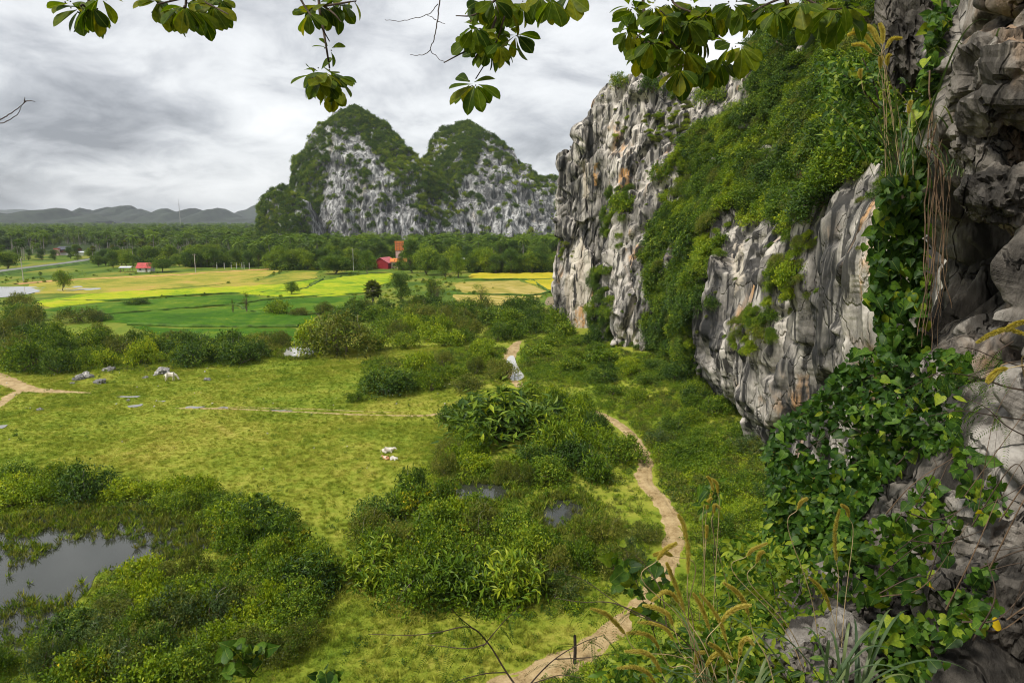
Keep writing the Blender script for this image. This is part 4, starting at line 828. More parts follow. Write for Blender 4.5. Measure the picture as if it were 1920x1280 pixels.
def cliff_green():
    g = np.random.default_rng(13); Nn = sheet_normals(CLIFF)
    if Nn[300, 100, 0] > 0: Nn = -Nn
    def patch(n, polys, kinds, smin, smax, label, amt=0.45, zs=0.85, extra=None):
        P, u, v = surf_points(CLIFF, g, n, polys, extra); N3 = Nn[u, v]; s = smin + (smax - smin) * g.random(n) ** 1.5
        idx = np.clip((fbm(P * 0.13, 2, 95) * 0.9 + 0.5 + 0.22 * g.normal(size=n)) * len(kinds), 0, len(kinds) - 0.01).astype(int)
        scatter('cliff_foliage', P + N3 * 0.1, tilt_rot(N3, g, amt), np.column_stack([s, s, s * zs]), idx, [PROTO[k] for k in kinds], label)
    main = [(1290, 262), (1420, 195), (1560, 110), (1690, 60), (1690, 230), (1610, 330), (1560, 380), (1500, 425), (1425, 400), (1392, 432), (1345, 480), (1318, 540), (1300, 600), (1296, 700), (1250, 700), (1222, 650), (1215, 480), (1235, 420), (1250, 320)]
    top = [(1395, 165), (1420, 60), (1520, 20), (1700, -60), (1800, -60), (1760, 150), (1600, 200), (1440, 215)]
    patch(3400, [(main, 1.0)], ['dark0', 'spray1', 'mid0', 'mid1', 'dark1', 'lime0', 'mid2', 'spray0', 'lime1', 'olive1', 'lime2'], 0.2, 1.05, 'thick green creeper and shrubs hanging down the middle of the cliff', 0.45, extra=lambda Q: np.clip(0.75 + 1.3 * fbm(Q * 0.22, 3, 96), 0.2, 1))
    patch(1200, [(top, 1.0)], ['dark0', 'mid1', 'dark2', 'mid0', 'olive0'], 0.4, 1.0, 'dense trees and shrubs along the upper slope of the cliff', 0.3)
    patch(240, [([(1108, 512), (1135, 500), (1150, 560), (1148, 660), (1095, 655), (1105, 590)], 1.0), ([(1138, 362), (1180, 352), (1192, 400), (1155, 460), (1135, 430)], 1.0), ([(1145, 395), (1178, 390), (1160, 500), (1140, 520)], 0.5)], ['dark1', 'mid1', 'dark0'], 0.3, 0.7, 'dark creeper in the gully beside the pale rock pillar', 0.5)
    patch(240, [([(1195, 225), (1290, 190), (1292, 250), (1225, 278)], 0.9), ([(1150, 200), (1180, 190), (1180, 260), (1150, 280)], 0.35), ([(1050, 440), (1085, 420), (1080, 470), (1052, 520)], 0.35)], ['lime1', 'olive0', 'lime2', 'olive1'], 0.15, 0.4, 'low yellowish scrub on the sunny ledges near the cliff top', 0.3)
    patch(170, [([(1448, 500), (1500, 468), (1505, 530), (1470, 575), (1435, 560)], 1.0), ([(1380, 600), (1450, 560), (1452, 640), (1400, 665), (1370, 640)], 0.7), ([(1440, 400), (1540, 380), (1530, 480), (1470, 450)], 0.4)], ['lime0', 'olive1', 'lime2', 'mid2'], 0.18, 0.45, 'bright bushes clinging to ledges of the nearer cliff face', 0.5)
    patch(260, [([(1100, 180), (1900, 100), (1700, 800), (1300, 640), (1150, 640)], 1.0)], ['olive2', 'mid2', 'lime2', 'olive0'], 0.07, 0.2, 'small tufts rooted in cracks all over the cliff', 0.5)
    patch(200, [([(1160, 640), (1260, 660), (1310, 690), (1330, 740), (1240, 720), (1150, 690)], 0.6), ([(1640, 300), (1760, 150), (1760, 500), (1640, 480)], 0.4)], ['dark2', 'mid0', 'dark1'], 0.16, 0.4, 'dark leafy creeper along the foot of the cliff', 0.4)
cliff_green()
def karst_green():
    g = np.random.default_rng(14)
    for S, n, polys, lab in (
        (K_LEFT, 5200, [([(540, 480), (550, 300), (600, 230), (622, 262), (612, 330), (600, 385), (580, 480)], 1.0), ([(600, 240), (660, 200), (740, 245), (800, 305), (855, 355), (835, 378), (780, 348), (740, 328), (700, 290), (672, 255), (640, 264)], 1.0), ([(740, 330), (800, 330), (860, 400), (830, 420), (770, 390)], 0.55), ([(620, 270), (700, 300), (720, 360), (640, 330)], 0.25), ([(560, 250), (900, 250), (900, 480), (560, 480)], 0.09)], 'dark trees clothing the taller far karst hill'),
        (K_RIGHT, 3800, [([(780, 330), (800, 280), (830, 240), (880, 230), (905, 262), (893, 300), (862, 350), (850, 395), (825, 395)], 1.0), ([(880, 230), (960, 280), (965, 310), (900, 290)], 0.35), ([(960, 300), (1000, 330), (1060, 330), (1060, 460), (1035, 430), (1022, 370), (960, 330)], 0.35), ([(800, 250), (1060, 330), (1060, 480), (780, 480)], 0.08)], 'trees and scrub on the shorter far karst hill'),
        (K_SMALL, 1500, [([(480, 470), (490, 350), (560, 350), (600, 480)], 1.0)], 'trees covering the low spur beside the karst hill')):
        P, u, v = surf_points(S, g, n, polys, lambda Q: np.clip(0.75 + 0.9 * fbm(Q * 0.03, 3, 97), 0.1, 1)); s = 0.5 + 0.9 * g.random(n) ** 1.6
        Nn = sheet_normals(S); Nn = np.where(Nn[..., 1:2] > 0, -Nn, Nn)
        idx = np.clip((fbm(P * 0.03, 2, 98) * 0.9 + 0.42 + 0.25 * g.normal(size=n)) * 8, 0, 7.9).astype(int)
        scatter('karst_foliage', P - Nn[u, v] * 0.6, tilt_rot(Nn[u, v], g, 0.25), np.repeat(s[:, None], 3, 1), idx, [PROTO[k] for k in ('far_dark0', 'far_dark1', 'far_dark2', 'far_mid0', 'far_mid1', 'far_mid2', 'far_lime0', 'far_lime1')], lab)
karst_green()
# ------------------------------------------------------------------ trees, palms and shrubs one by one
LOOK = {'mid': 'green leafy shrub', 'dark': 'dark green shrub', 'lime': 'light green shrub', 'olive': 'olive fine-leaved shrub', 'yellow': 'yellow-sprayed shrub', 'grey': 'grey-green shrub', 'spray': 'long-leaved shrub'}
def kindof(k): return k.rstrip('0123456789').replace('far_', '')
def at_ground(px, py):
    p = gnd(px, py); p[2] = float(gh(p[0], p[1])); return p
def px_size(p): return 1280.0 / (p[1] * cp + (CAMZ - p[2]) * sp_)
def shrub(px, py, w_px, h_px, key, label, group=None, p=None):
    if p is None: p = at_ground(px, py)
    k = px_size(p); me = PROTO[key]; sx = w_px / k / me['w']; sz = h_px / k / me['h']
    o = link('shrub', me, None, p - np.array([0, 0, 0.05]), random.random() * 6.283, (sx, sx * (0.9 + 0.2 * random.random()), sz)); return tag(o, label, 'shrub', group)
def tree(px, py, h_px, key, label, group=None, wide=1.0, name='tree', p=None):
    if p is None: p = at_ground(px, py)
    t, c, h, w = PROTO[key]; s = h_px / px_size(p) / h
    r = root(name, p, label, 'palm' if 'palm' in name else 'tree', group, random.random() * 6.283, (s * wide, s * wide, s)); link('trunk', t, r); link('crown', c, r); return r
SINGLES = [  # foot px, py, width px, height px, kind, label
 (725, 737, 105, 62, 'dark0', 'round dark green shrub standing at the left end of the clump inside the pasture'),
 (666, 753, 36, 26, 'mid1', 'small round shrub alone on the pasture beside the dark clump'),
 (522, 589, 50, 30, 'lime1', 'rounded yellow-green bush standing in the rice, larger of the pair'),
 (562, 592, 38, 21, 'olive0', 'low olive bush standing in the rice, smaller of the pair'),
 (609, 589, 44, 28, 'olive1', 'rounded olive bush at the right edge of the rice above the bamboo clump'),
 (150, 603, 86, 36, 'olive2', 'wide grey-olive bush at the near edge of the rice'),
 (190, 602, 40, 20, 'grey0', 'low grey bush against the wide olive bush in the rice'),
 (255, 572, 48, 17, 'dark1', 'low dark bush on the bank between lime and green rice'),
 (38, 576, 52, 36, 'olive0', 'ragged bush beside the pale flooded field'),
 (165, 935, 105, 88, 'dark1', 'tall dark round shrub on the far bank of the pond'),
 (640, 664, 150, 92, 'olive1', 'big rounded bamboo-like clump beside the small pale pool'),
 (592, 662, 84, 68, 'lime1', 'smaller feathery clump leaning over the small pale pool'),
 (700, 655, 60, 36, 'lime0', 'light feathery shrub at the right foot of the bamboo clump'),
 (935, 640, 34, 44, 'dark2', 'narrow dark shrub standing where the far path begins'),
 (905, 655, 50, 28, 'lime2', 'yellow-green bush left of the narrow dark shrub by the far path'),
 (420, 668, 26, 42, 'mid0', 'upright shrub poking above the hedge behind the grazing animal'),
 (985, 582, 70, 36, 'dark0', 'dark bush in front of the stubble rows by the pillar'),
 (1110, 655, 46, 40, 'dark1', 'dark bush at the foot of the pale rock pillar'),
 (940, 815, 190, 88, 'spray0', 'large dark shrub with long leaf sprays above the inner pond'),
 (590, 1105, 100, 76, 'spray0', 'dark glossy shrub with drooping sprays below the pasture gap'),
]
for a in SINGLES: shrub(*a)
# thickets: outline of the ground they stand on, number, widths, heights (m), kinds, where they are
THICK = [
 ([(700, 735), (760, 690), (900, 665), (950, 690), (945, 722), (850, 742)], 13, (3.5, 6.0), (2.4, 3.8), ['mid0', 'lime1', 'mid1', 'olive0', 'mid2'], 'in the clump left of the path puddle'),
 ([(0, 690), (60, 640), (190, 640), (190, 690), (120, 708)], 11, (5, 8), (3.5, 5.5), ['dark0', 'mid1', 'olive1', 'mid0'], 'in the hedge above the forking sandy path'),
 ([(190, 692), (190, 645), (330, 648), (350, 684), (270, 694)], 9, (4.5, 7), (3, 5), ['mid2', 'dark1', 'olive0', 'lime0'], 'in the hedge behind the pasture boulders'),
 ([(352, 686), (345, 655), (470, 655), (475, 678), (420, 688)], 8, (4.5, 7), (2.8, 4.6), ['dark0', 'mid0', 'dark2'], 'in the hedge behind the grazing animal'),
 ([(470, 668), (470, 640), (530, 640), (530, 664)], 4, (4.5, 6.5), (2.6, 3.8), ['olive1', 'olive2', 'mid0'], 'at the left side of the small pale pool'),
 ([(-20, 650), (-20, 600), (60, 600), (60, 640)], 5, (6, 10), (4, 6.5), ['olive0', 'mid1', 'olive2'], 'at the picture edge beyond the sandy path'),
 ([(710, 640), (720, 605), (840, 600), (900, 630), (880, 652), (760, 655)], 20, (5, 8.5), (3, 5), ['olive0', 'mid1', 'olive1', 'mid2', 'lime0'], 'in the scrub belt between bamboo clump and far path'),
 ([(640, 605), (660, 585), (780, 585), (900, 590), (940, 612), (800, 605)], 18, (6, 10), (3.5, 6), ['olive2', 'dark0', 'mid0', 'dark1'], 'in the scrub belt below the sugar palm'),
 ([(950, 640), (950, 590), (1045, 588), (1052, 630), (985, 635)], 9, (5, 8), (3, 5), ['dark0', 'mid0', 'dark2', 'mid1'], 'between the far path and the rock pillar'),
 ([(990, 640), (1050, 632), (1110, 660), (1150, 690), (1080, 700), (1000, 690)], 9, (3.5, 6), (1.8, 3.2), ['mid0', 'spray1', 'mid2'], 'below the pale rock pillar'),
 ([(1090, 720), (1160, 690), (1260, 700), (1330, 745), (1280, 760), (1180, 760)], 11, (3.0, 5.0), (1.5, 2.8), ['mid1', 'dark0', 'dark2', 'lime2'], 'under the middle of the cliff'),
 ([(1230, 790), (1300, 765), (1400, 820), (1420, 880), (1330, 900), (1240, 860)], 10, (2.6, 4.4), (1.3, 2.4), ['dark1', 'grey0', 'mid0'], 'below the overhanging buttress'),
 ([(1300, 930), (1400, 900), (1460, 980), (1440, 1120), (1340, 1100)], 8, (2.2, 3.6), (1.1, 2.0), ['mid0', 'dark1', 'mid2'], 'right of the bend in the earth path'),
 ([(985, 765), (1000, 752), (1080, 770), (1140, 795), (1130, 812), (1060, 795)], 8, (3, 4.4), (2.6, 3.6), ['mid1', 'lime0', 'mid0'], 'hiding the path between its two visible stretches'),
 ([(830, 800), (880, 760), (1000, 755), (1060, 790), (960, 850), (850, 850)], 10, (3, 5), (2.0, 3.2), ['mid1', 'dark0', 'lime0', 'mid0'], 'in the upper part of the thicket beside the path'),
 ([(990, 860), (1050, 800), (1130, 800), (1190, 870), (1195, 930), (1090, 950), (1010, 930)], 12, (3, 5), (2.2, 3.6), ['mid0', 'lime1', 'spray1', 'dark1'], 'in the thicket inside the path bend'),
 ([(820, 900), (840, 850), (930, 850), (990, 880), (980, 915), (880, 905)], 8, (2.4, 4), (1.5, 2.6), ['lime0', 'lime2', 'olive0'], 'on the far bank of the inner pond'),
 ([(690, 1080), (690, 980), (770, 940), (860, 950), (950, 990), (1010, 1020), (1000, 1120), (860, 1140), (740, 1130)], 22, (2.8, 4.6), (2.2, 3.6), ['mid0', 'lime0', 'dark0', 'mid1', 'yellow0', 'mid2', 'spray1', 'olive1'], 'in the big thicket below the inner pond'),
 ([(1010, 1010), (1100, 985), (1210, 1000), (1225, 1060), (1120, 1110), (1030, 1120)], 10, (2.4, 4), (1.5, 2.8), ['olive0', 'grey0', 'olive2', 'mid2'], 'between the inner pond and the lower path'),
 ([(-20, 940), (20, 905), (120, 905), (130, 945), (60, 960)], 6, (3, 5), (1.8, 2.8), ['dark0', 'mid0', 'lime1'], 'on the far pond bank at the picture edge'),
 ([(215, 935), (300, 920), (450, 940), (520, 975), (430, 985), (300, 950)], 11, (2.6, 4.2), (1.4, 2.4), ['lime0', 'mid1', 'lime2', 'mid0'], 'along the pond bank facing the pasture'),
 ([(415, 1060), (430, 980), (530, 985), (600, 1060), (600, 1110), (450, 1100)], 11, (2.4, 4), (1.8, 3.0), ['yellow0', 'mid0', 'spray0', 'mid1'], 'in the thicket right of the pond'),
 ([(190, 1170), (235, 1100), (310, 1078), (410, 1095), (410, 1170), (270, 1205)], 12, (2.2, 3.8), (1.5, 2.6), ['olive0', 'grey0', 'yellow0', 'lime2', 'mid0', 'mid1'], 'in the scrub on the near bank of the pond'),
 ([(400, 1180), (430, 1110), (560, 1130), (590, 1200), (520, 1260), (420, 1250)], 11, (2.2, 3.6), (1.2, 2.2), ['olive2', 'lime2', 'mid2', 'olive0'], 'in the low scrub beside the yellow grass'),
 ([(-20, 1290), (-20, 1200), (110, 1190), (300, 1220), (400, 1260), (300, 1320)], 14, (2.2, 3.8), (1.4, 2.4), ['olive0', 'mid0', 'yellow0', 'lime0', 'dark1', 'grey0'], 'along the bottom edge below the pond'),
]
def thickets():
    g = np.random.default_rng(21)
    for pl, n, ws, hs, kinds, where in THICK:
        P = np.array([gnd(x, y) for x, y in pl])[:, :2]; lo, hi = P.min(0), P.max(0); best = []
        tries = lo + g.random((n * 30, 2)) * (hi - lo); tries = tries[inpoly(tries[:, 0], tries[:, 1], P)]; dmin = math.sqrt(np.prod(hi - lo) / max(n, 1)) * 0.62
        for q in tries:
            if len(best) >= n: break
            if all(np.hypot(*(q - b)) > dmin for b in best): best.append(q)
        best = off_path(np.array(best), 2.0)
        for wp_ in WATER_PX[:4]:
            W_ = np.array([gnd(x, y) for x, y in wp_])[:, :2]; best = best[~inpoly(best[:, 0], best[:, 1] + 0.6, W_)]; best = best[~inpoly(best[:, 0], best[:, 1] + 1.8, W_) | (g.random(len(best)) < 0.35)]
        rows = []
        for q in best:
            key = kinds[g.integers(len(kinds))]; rows.append((proj(np.array([q[0], q[1], 0]))[0], q, key))
        rows.sort(key=lambda r: float(r[0])); cnt = {}
        tot = {}
        for r in rows: tot[kindof(r[2])] = tot.get(kindof(r[2]), 0) + 1
        for x, q, key in rows:
            k = kindof(key); i = cnt.get(k, 0); cnt[k] = i + 1; p = np.array([q[0], q[1], float(gh(q[0], q[1]))]); w = ws[0] + (ws[1] - ws[0]) * g.random(); h = 1.2 * (hs[0] + (hs[1] - hs[0]) * g.random()); s = px_size(p)
            lab = ('only %s ' % LOOK[k] if tot[k] == 1 else '%s, %s from left, ' % (LOOK[k], ordn(i))) + where
            shrub(0, 0, w * s, h * s, key, lab, 'shrubs ' + where, p)
thickets()
TREES = [ # px, py (foot), height px, proto, width factor, label
 (120, 546, 40, 't_round', 0.9, 'lone round tree with a clear trunk at the edge of the stubble'),
 (548, 554, 26, 't_round', 1.25, 'small spreading tree standing alone in the lime rice'),
 (463, 587, 39, 't_column', 0.9, 'narrow ivy-wrapped tree in the green rice'),
 (437, 590, 28, 't_column', 0.6, 'thin leaning stub tree beside the narrow tree in the rice'),
 (752, 566, 54, 't_dark', 0.95, 'dense tree just right of the sugar palm'),
 (822, 571, 52, 't_sparse', 1.0, 'twin-stemmed tree left of the stubble rows'),
 (808, 569, 46, 't_dark', 0.8, 'dark small tree behind the twin-stemmed tree'),
 (903, 573, 42, 't_sparse', 1.0, 'thin open tree in front of the stubble rows'),
 (305, 510, 22, 't_flat', 0.75, 'flat-topped spreading tree shading the red-roofed hut'),
 (630, 514, 36, 't_broad', 1.5, 'broad low tree at the field edge left of the crimson barn'),
 (690, 513, 44, 't_round', 0.9, 'rounded tree just left of the crimson barn'),
 (772, 512, 60, 't_tall', 1.1, 'tall dark tree just right of the orange tower'),
 (800, 516, 52, 't_broad', 1.0, 'broad tree right of the tall dark tree by the tower'),
 (834, 520, 36, 't_dark', 1.0, 'small dense dark tree before the paired bright trees'),
 (858, 521, 46, 't_lime', 0.75, 'bright green egg-shaped tree at the corner of the golden rice'),
 (848, 512, 52, 't_round', 0.8, 'taller green tree behind the bright egg-shaped tree'),
 (185, 500, 20, 't_dark', 1.3, 'low dark tree where the tarred road meets the wood'),
 (15, 505, 34, 't_broad', 1.2, 'broad tree at the picture edge above the tarred road'),
]
for px, py, h, k, wd_, lab in TREES: tree(px, py, h, k, lab, None, wd_)
tree(700, 572, 56, 'fan2', 'sugar palm with a skirt of dead leaves in the scrub', None, 1.0, 'sugar_palm')
# the belt of trees along the far edge of the fields
def belt():
    g = np.random.default_rng(22); rows = []
    for i in range(64):
        x = 195 + (1060 - 195) * (i + 0.6 * g.random()) / 64; y = 501 + 6 * g.random() - (4 if x < 500 else 0) + (7 if x > 880 else 0)
        if 700 < x < 745 or 255 < x < 330: y = 492
        k = ['t_dark', 't_broad', 't_tall', 't_round', 't_lime', 't_dark'][g.integers(6)]; hp = (28 if x < 520 else 38) * (0.75 + 0.5 * g.random()); rows.append((x, y, hp, k))
    for i in range(44):
        x = -30 + 1090 * (i + 0.7 * g.random()) / 44; y = 482 + 10 * g.random(); rows.append((x, y, 24 * (0.8 + 0.5 * g.random()), ['t_dark', 't_broad', 't_tall', 't_round'][g.integers(4)]))
    rows.sort(); nm = {'t_dark': 'dark dense tree', 't_broad': 'broad green tree', 't_tall': 'tall dark tree', 't_round': 'rounded green tree', 't_lime': 'bright green tree'}; c = {}
    for x, y, h, k in rows:
        n = c.get(k, 0); c[k] = n + 1; p = at_ground(x, y); s = h / px_size(p) / PROTO[k][2]
        tag(link('tree', PROTO['j_' + k] if 'j_' + k in PROTO else joined(k), None, p, g.random() * 6.28, (s * 1.1, s * 1.1, s)), '%s, %s from the left in the far tree belt' % (nm[k], ordn(n)), 'tree', 'trees along the far field edge')
belt()
# the palm grove: the nearest ones singly, the rest as a mass
def grove():
    g = np.random.default_rng(23); keys = ['coco0', 'coco1', 'coco2', 'fan0', 'fan1']; J = [joined(k) for k in keys]; TJ = [PROTO['j_' + k] for k in ('t_dark', 't_broad', 't_tall', 't_round')]
    pts = []
    while len(pts) < 230:
        Y = 430 + 400 * g.random() ** 1.2; x = -60 + 1120 * g.random()
        p = at(x, 450, Y); p[2] = 0
        if x > 480 and Y > 560: continue
        if abs(x - 740) < 28 and Y < 470: continue
        if abs(x - 125) < 42 and Y < 720: continue
        pts.append((Y, x, p))
    for Y, x, p in sorted(pts, key=lambda q: q[0]):
        k = g.integers(5) if x < 860 else g.integers(3); s = 0.75 + 0.4 * g.random(); coco = k < 3
        tag(link('coconut_palm' if coco else 'sugar_palm', J[k], None, p, g.random() * 6.28, s), 'feathery coconut palm in the far palm grove' if coco else 'round-headed sugar palm in the far palm grove', 'palm', 'coconut palms of the far grove' if coco else 'sugar palms of the far grove')
    n = 5200; Y = 620 + 2900 * g.random(n) ** 1.45; x = -120 + 720 * g.random(n); m = ~((x > 470) & (Y < 900)) & ~((np.abs(x - 125) < 45) & (Y < 720)); x = x[m]; Y = Y[m]; n = len(x); P = at(x, np.full(n, 440.0), Y); P[:, 2] = -0.5
    s = 0.8 + 0.45 * g.random(n); scatter('palm_grove', P, zrot(g, n, 0.04), np.repeat(s[:, None], 3, 1), np.where(g.random(n) < 0.68, g.integers(0, 5, n), g.integers(5, 9, n)), J + TJ, 'distant palm grove reaching to the hills')
    n = 900; Y = 405 + 165 * g.random(n); x = 440 + 640 * g.random(n); k = ~((np.abs(x - 735) < 34) & (Y < 470)); x = x[k]; Y = Y[k]; n = len(x); P = at(x, np.full(n, 440.0), Y); P[:, 2] = -0.3; scatter('woodland', P, zrot(g, n, 0.04), np.repeat((0.7 + 0.4 * g.random((n, 1))), 3, 1), np.where(g.random(n) < 0.4, g.integers(0, 3, n), g.integers(5, 9, n)), J + TJ, 'mixed woodland at the foot of the karst hills')
grove()
def understorey():
    g = np.random.default_rng(24); n = 2600; x = -60 + 1130 * g.random(n); y = 473 + 34 * g.random(n); y = np.where(x > 880, y + 5, np.where(x < 500, y - 6, y)); k = ~((np.abs(x - 722) < 26) & (y > 496)) & ~((x < 345) & (y > 494)) & ~((np.abs(x - 130) < 45) & (y > 478)) & ~(x < 240 - (y - 470) * 6); x = x[k]; y = y[k]; n = len(x); P = gnd(x, y); P[:, 2] = -0.2; s = 0.6 + 0.8 * g.random(n)
    scatter('understorey', P, zrot(g, n, 0.05), np.repeat(s[:, None], 3, 1), g.integers(0, 7, n), [PROTO[q] for q in ('far_dark0', 'far_dark1', 'far_mid0', 'far_mid1', 'far_dark2', 'far_mid2', 'far_lime0')], 'bushy understorey filling the far tree belt')
    # weeds along the field banks and on the open ground round the fields
    n = 2600; x = -40 + 1100 * g.random(n); y = 505 + 95 * g.random(n) ** 0.8; P = gnd(x, y); infield = np.zeros(n, bool)
    for f in FIELDS: infield |= inpoly(x, y, f[2])
    k = (~infield | (g.random(n) < 0.02)) & (fbm(P * 0.02, 2, 6) > -0.15); P = P[k]; P[:, 2] = 0; n = len(P); s = 0.08 + 0.28 * g.random(n) ** 3
    scatter('field_weeds', P, zrot(g, n, 0.05), np.repeat(s[:, None], 3, 1), g.integers(0, 5, n), [PROTO[q] for q in ('far_mid0', 'far_mid1', 'far_lime0', 'far_lime1', 'far_dark2')], 'rough weeds along the field banks')
understorey()
# distinct plants on the cliff
def cliff_plants():
    def near_cliff(px, py):
        x, y = proj(CLIFF); d = (x - px) ** 2 + (y - py) ** 2; yy = CLIFF[..., 1]; m = d < d.min() + 60; yy = np.where(m, yy, 1e9); i = np.unravel_index(np.argmin(yy), d.shape); return CLIFF[i].copy()
    for px, py, w, h, k, lab in ((1157, 168, 36, 34, 'yellow0', 'thin yellow-leaved bush on the skyline of the cliff'), (1228, 172, 50, 44, 'dark0', 'dense dark bush on the cliff skyline right of the yellow one'), (1272, 178, 34, 24, 'mid2', 'small green bush on the cliff crest beneath the hanging leaves'),
            (1480, 535, 64, 64, 'lime0', 'bright yellow-green bush on a ledge of the nearer cliff'), (1330, 580, 36, 34, 'dark2', 'dark rosette-like plant on the rim of the overhang'), (1160, 395, 48, 44, 'lime1', 'bright bush in the gully beside the rock pillar'),
            (1425, 640, 60, 50, 'olive1', 'olive bush hanging on the overhanging buttress'), (1236, 345, 46, 44, 'yellow0', 'yellowish bush at the left edge of the hanging green mass'), (1330, 190, 60, 50, 'mid0', 'green bush behind the hanging leaves near the cliff top'), (1480, 90, 120, 90, 'dark0', 'large dark tree-like bush on the upper cliff'), (1560, 60, 120, 80, 'mid1', 'large green bush high on the cliff left of the seed plumes')):
        p = near_cliff(px, py); shrub(0, 0, w, h, k, lab, None, p)
cliff_plants()

# ------------------------------------------------------------------ houses, poles
def wallmat(n, c): return plain(n, c, 0.85, 0.15, 0.15, 1.2, 0.2)
M_white = wallmat('lime_wash', (0.62, 0.60, 0.56)); M_redroof = plain('red_sheet', (0.42, 0.055, 0.05), 0.5, 0.4, 0.2, 0.6); M_crimson = plain('crimson_board', (0.24, 0.02, 0.025), 0.7, 0.2, 0.2); M_pinkroof = plain('faded_red_sheet', (0.50, 0.13, 0.15), 0.5, 0.3, 0.2, 0.6)
M_darkroof = plain('slate_sheet', (0.075, 0.08, 0.10), 0.6, 0.3, 0.3); M_maroon = plain('maroon_board', (0.16, 0.045, 0.045)); M_orange = plain('orange_sheet', (0.62, 0.20, 0.06), 0.7, 0.2, 0.2); M_tin = plain('tin', (0.55, 0.57, 0.60), 0.4, 0.5, 0.15); M_glass = plain('dark_pane', (0.03, 0.035, 0.04), 0.15, 0.5, 0.2); M_wood = plain('weathered_wood', (0.16, 0.12, 0.085), s=5); M_conc = plain('concrete', (0.42, 0.40, 0.37), s=2); M_pink = wallmat('pink_plaster', (0.55, 0.38, 0.33))
def part(name, parent, V, F, m): return link(name, MB().add(V, F).mesh(name, m), parent)
def gable(w, d, z0, z1, over=0.5, th=0.12):
    """pitched roof slab, ridge along x"""
    V = []; 
    for s in (0, th): V += [(-w / 2 - over, -d / 2 - over, z0 + s), (-w / 2 - over, 0, z1 + s), (-w / 2 - over, d / 2 + over, z0 + s), (w / 2 + over, -d / 2 - over, z0 + s), (w / 2 + over, 0, z1 + s), (w / 2 + over, d / 2 + over, z0 + s)]
    F = [(0, 1, 4, 3), (1, 2, 5, 4), (6, 9, 10, 7), (7, 10, 11, 8), (0, 3, 9, 6), (2, 8, 11, 5), (0, 6, 7, 1), (1, 7, 8, 2), (3, 4, 10, 9), (4, 5, 11, 10)]
    return np.array(V), np.array(F)
def gable_wall(w, d, h, hr):
    V = [(-w / 2, -d / 2, 0), (w / 2, -d / 2, 0), (w / 2, d / 2, 0), (-w / 2, d / 2, 0), (-w / 2, -d / 2, h), (w / 2, -d / 2, h), (w / 2, d / 2, h), (-w / 2, d / 2, h), (-w / 2, 0, hr), (w / 2, 0, hr)]
    mb = MB(); mb.add(V, [(0, 1, 5, 4), (2, 3, 7, 6), (1, 2, 6, 5), (3, 0, 4, 7)]); mb.add(V, [(4, 7, 8), (5, 9, 6)]); return mb
def house(px, py, w, d, h, hr, wall_m, roof_m, label, rz=0.0, wins=((-0.25, 0.5),), door=0.2, name='house', hgt=None, base=0.0):
    p = at_ground(px, py); r = root(name, p, label, 'house' if name == 'house' else name.replace('_', ' '), None, rz)
    if base:
        part('plinth', r, *box(-w / 2 + 0.3, w / 2 - 0.3, -d / 2 + 0.3, d / 2 - 0.3, 0, base), M_white)
    q = link('wall', gable_wall(w, d, h, hr).mesh('wall', wall_m), r, (0, 0, base)); V, F = gable(w, d, h - 0.12, hr + 0.02); o = part('roof', r, V, F, roof_m); o.location.z = base
    for u, ww in wins:
        x = u * w; f = part('window', r, *box(x - ww, x + ww, -d / 2 - 0.08, -d / 2 + 0.02, base + h * 0.4, base + h * 0.8), M_wood); part('pane', f, *box(x - ww * 0.85, x + ww * 0.85, -d / 2 - 0.1, -d / 2 - 0.05, base + h * 0.44, base + h * 0.76), M_glass)
    if door is not None: part('door', r, *box(door * w - 0.45, door * w + 0.45, -d / 2 - 0.07, -d / 2 + 0.02, base + 0.02, base + min(2.1, h * 0.85)), M_wood)
    return r
house(274, 509, 6.4, 5.4, 2.0, 4.3, M_white, M_redroof, 'small white hut with a bright red pitched roof under the spreading tree', 0.1)
h = root('shed', at_ground(238, 510), 'open shed with a pale tin roof left of the red-roofed hut', 'shed', None, 0.1)
part('roof', h, *gable(4.6, 3.6, 2.2, 2.8), M_tin)
for sx in (-2.2, 2.2):
    for sy in (-1.6, 1.6): part('post', h, *box(sx - 0.08, sx + 0.08, sy - 0.08, sy + 0.08, 0, 2.25), M_wood)
house(722, 503, 9.5, 9, 3.2, 5.8, M_crimson, M_pinkroof, 'long crimson barn with a faded red roof below the orange tower', 1.25, wins=((-0.3, 0.5), (0.0, 0.5)), door=0.3, name='barn')
house(131, 478, 13, 9, 2.3, 4.2, M_maroon, M_darkroof, 'two-storey house with dark hipped roof, maroon upper wall and white base at the wood', 0.15, wins=((-0.3, 0.7), (0.0, 0.7), (0.3, 0.7)), door=None, base=1.9)
h = root('shed', at_ground(155, 479), 'low white-roofed lean-to beside the two-storey house', 'shed', None, 0.1); part('roof', h, *gable(6.5, 5, 2.2, 3.0), M_tin); part('wall', h, *box(-3, 3, -2.2, 2.2, 0, 2.2), M_white)
h = root('pillar_gate', at_ground(108, 479), 'small square pink brick tower left of the two-storey house', 'tower', None, 0.1); part('shaft', h, *box(-1.4, 1.4, -1.4, 1.4, 0, 4.8), M_pink); part('cap', h, *box(-1.7, 1.7, -1.7, 1.7, 4.8, 5.2), M_redroof)
t = root('tower', at_ground(750, 500), 'square orange boarded tower rising behind the crimson barn', 'tower', None, 0.12)
part('shaft', t, *box(-2.1, 2.1, -2.1, 2.1, 0, 8.9), M_pink); part('cladding', t, *box(-2.35, 2.35, -2.35, 2.35, 9.0, 13.6), M_orange); part('cornice', t, *box(-2.5, 2.5, -2.5, 2.5, 13.65, 13.95), M_orange)
for z in (10.2, 11.4, 12.6): part('rail', t, *box(-2.45, 2.45, -2.45, -2.37, z, z + 0.12), M_wood)
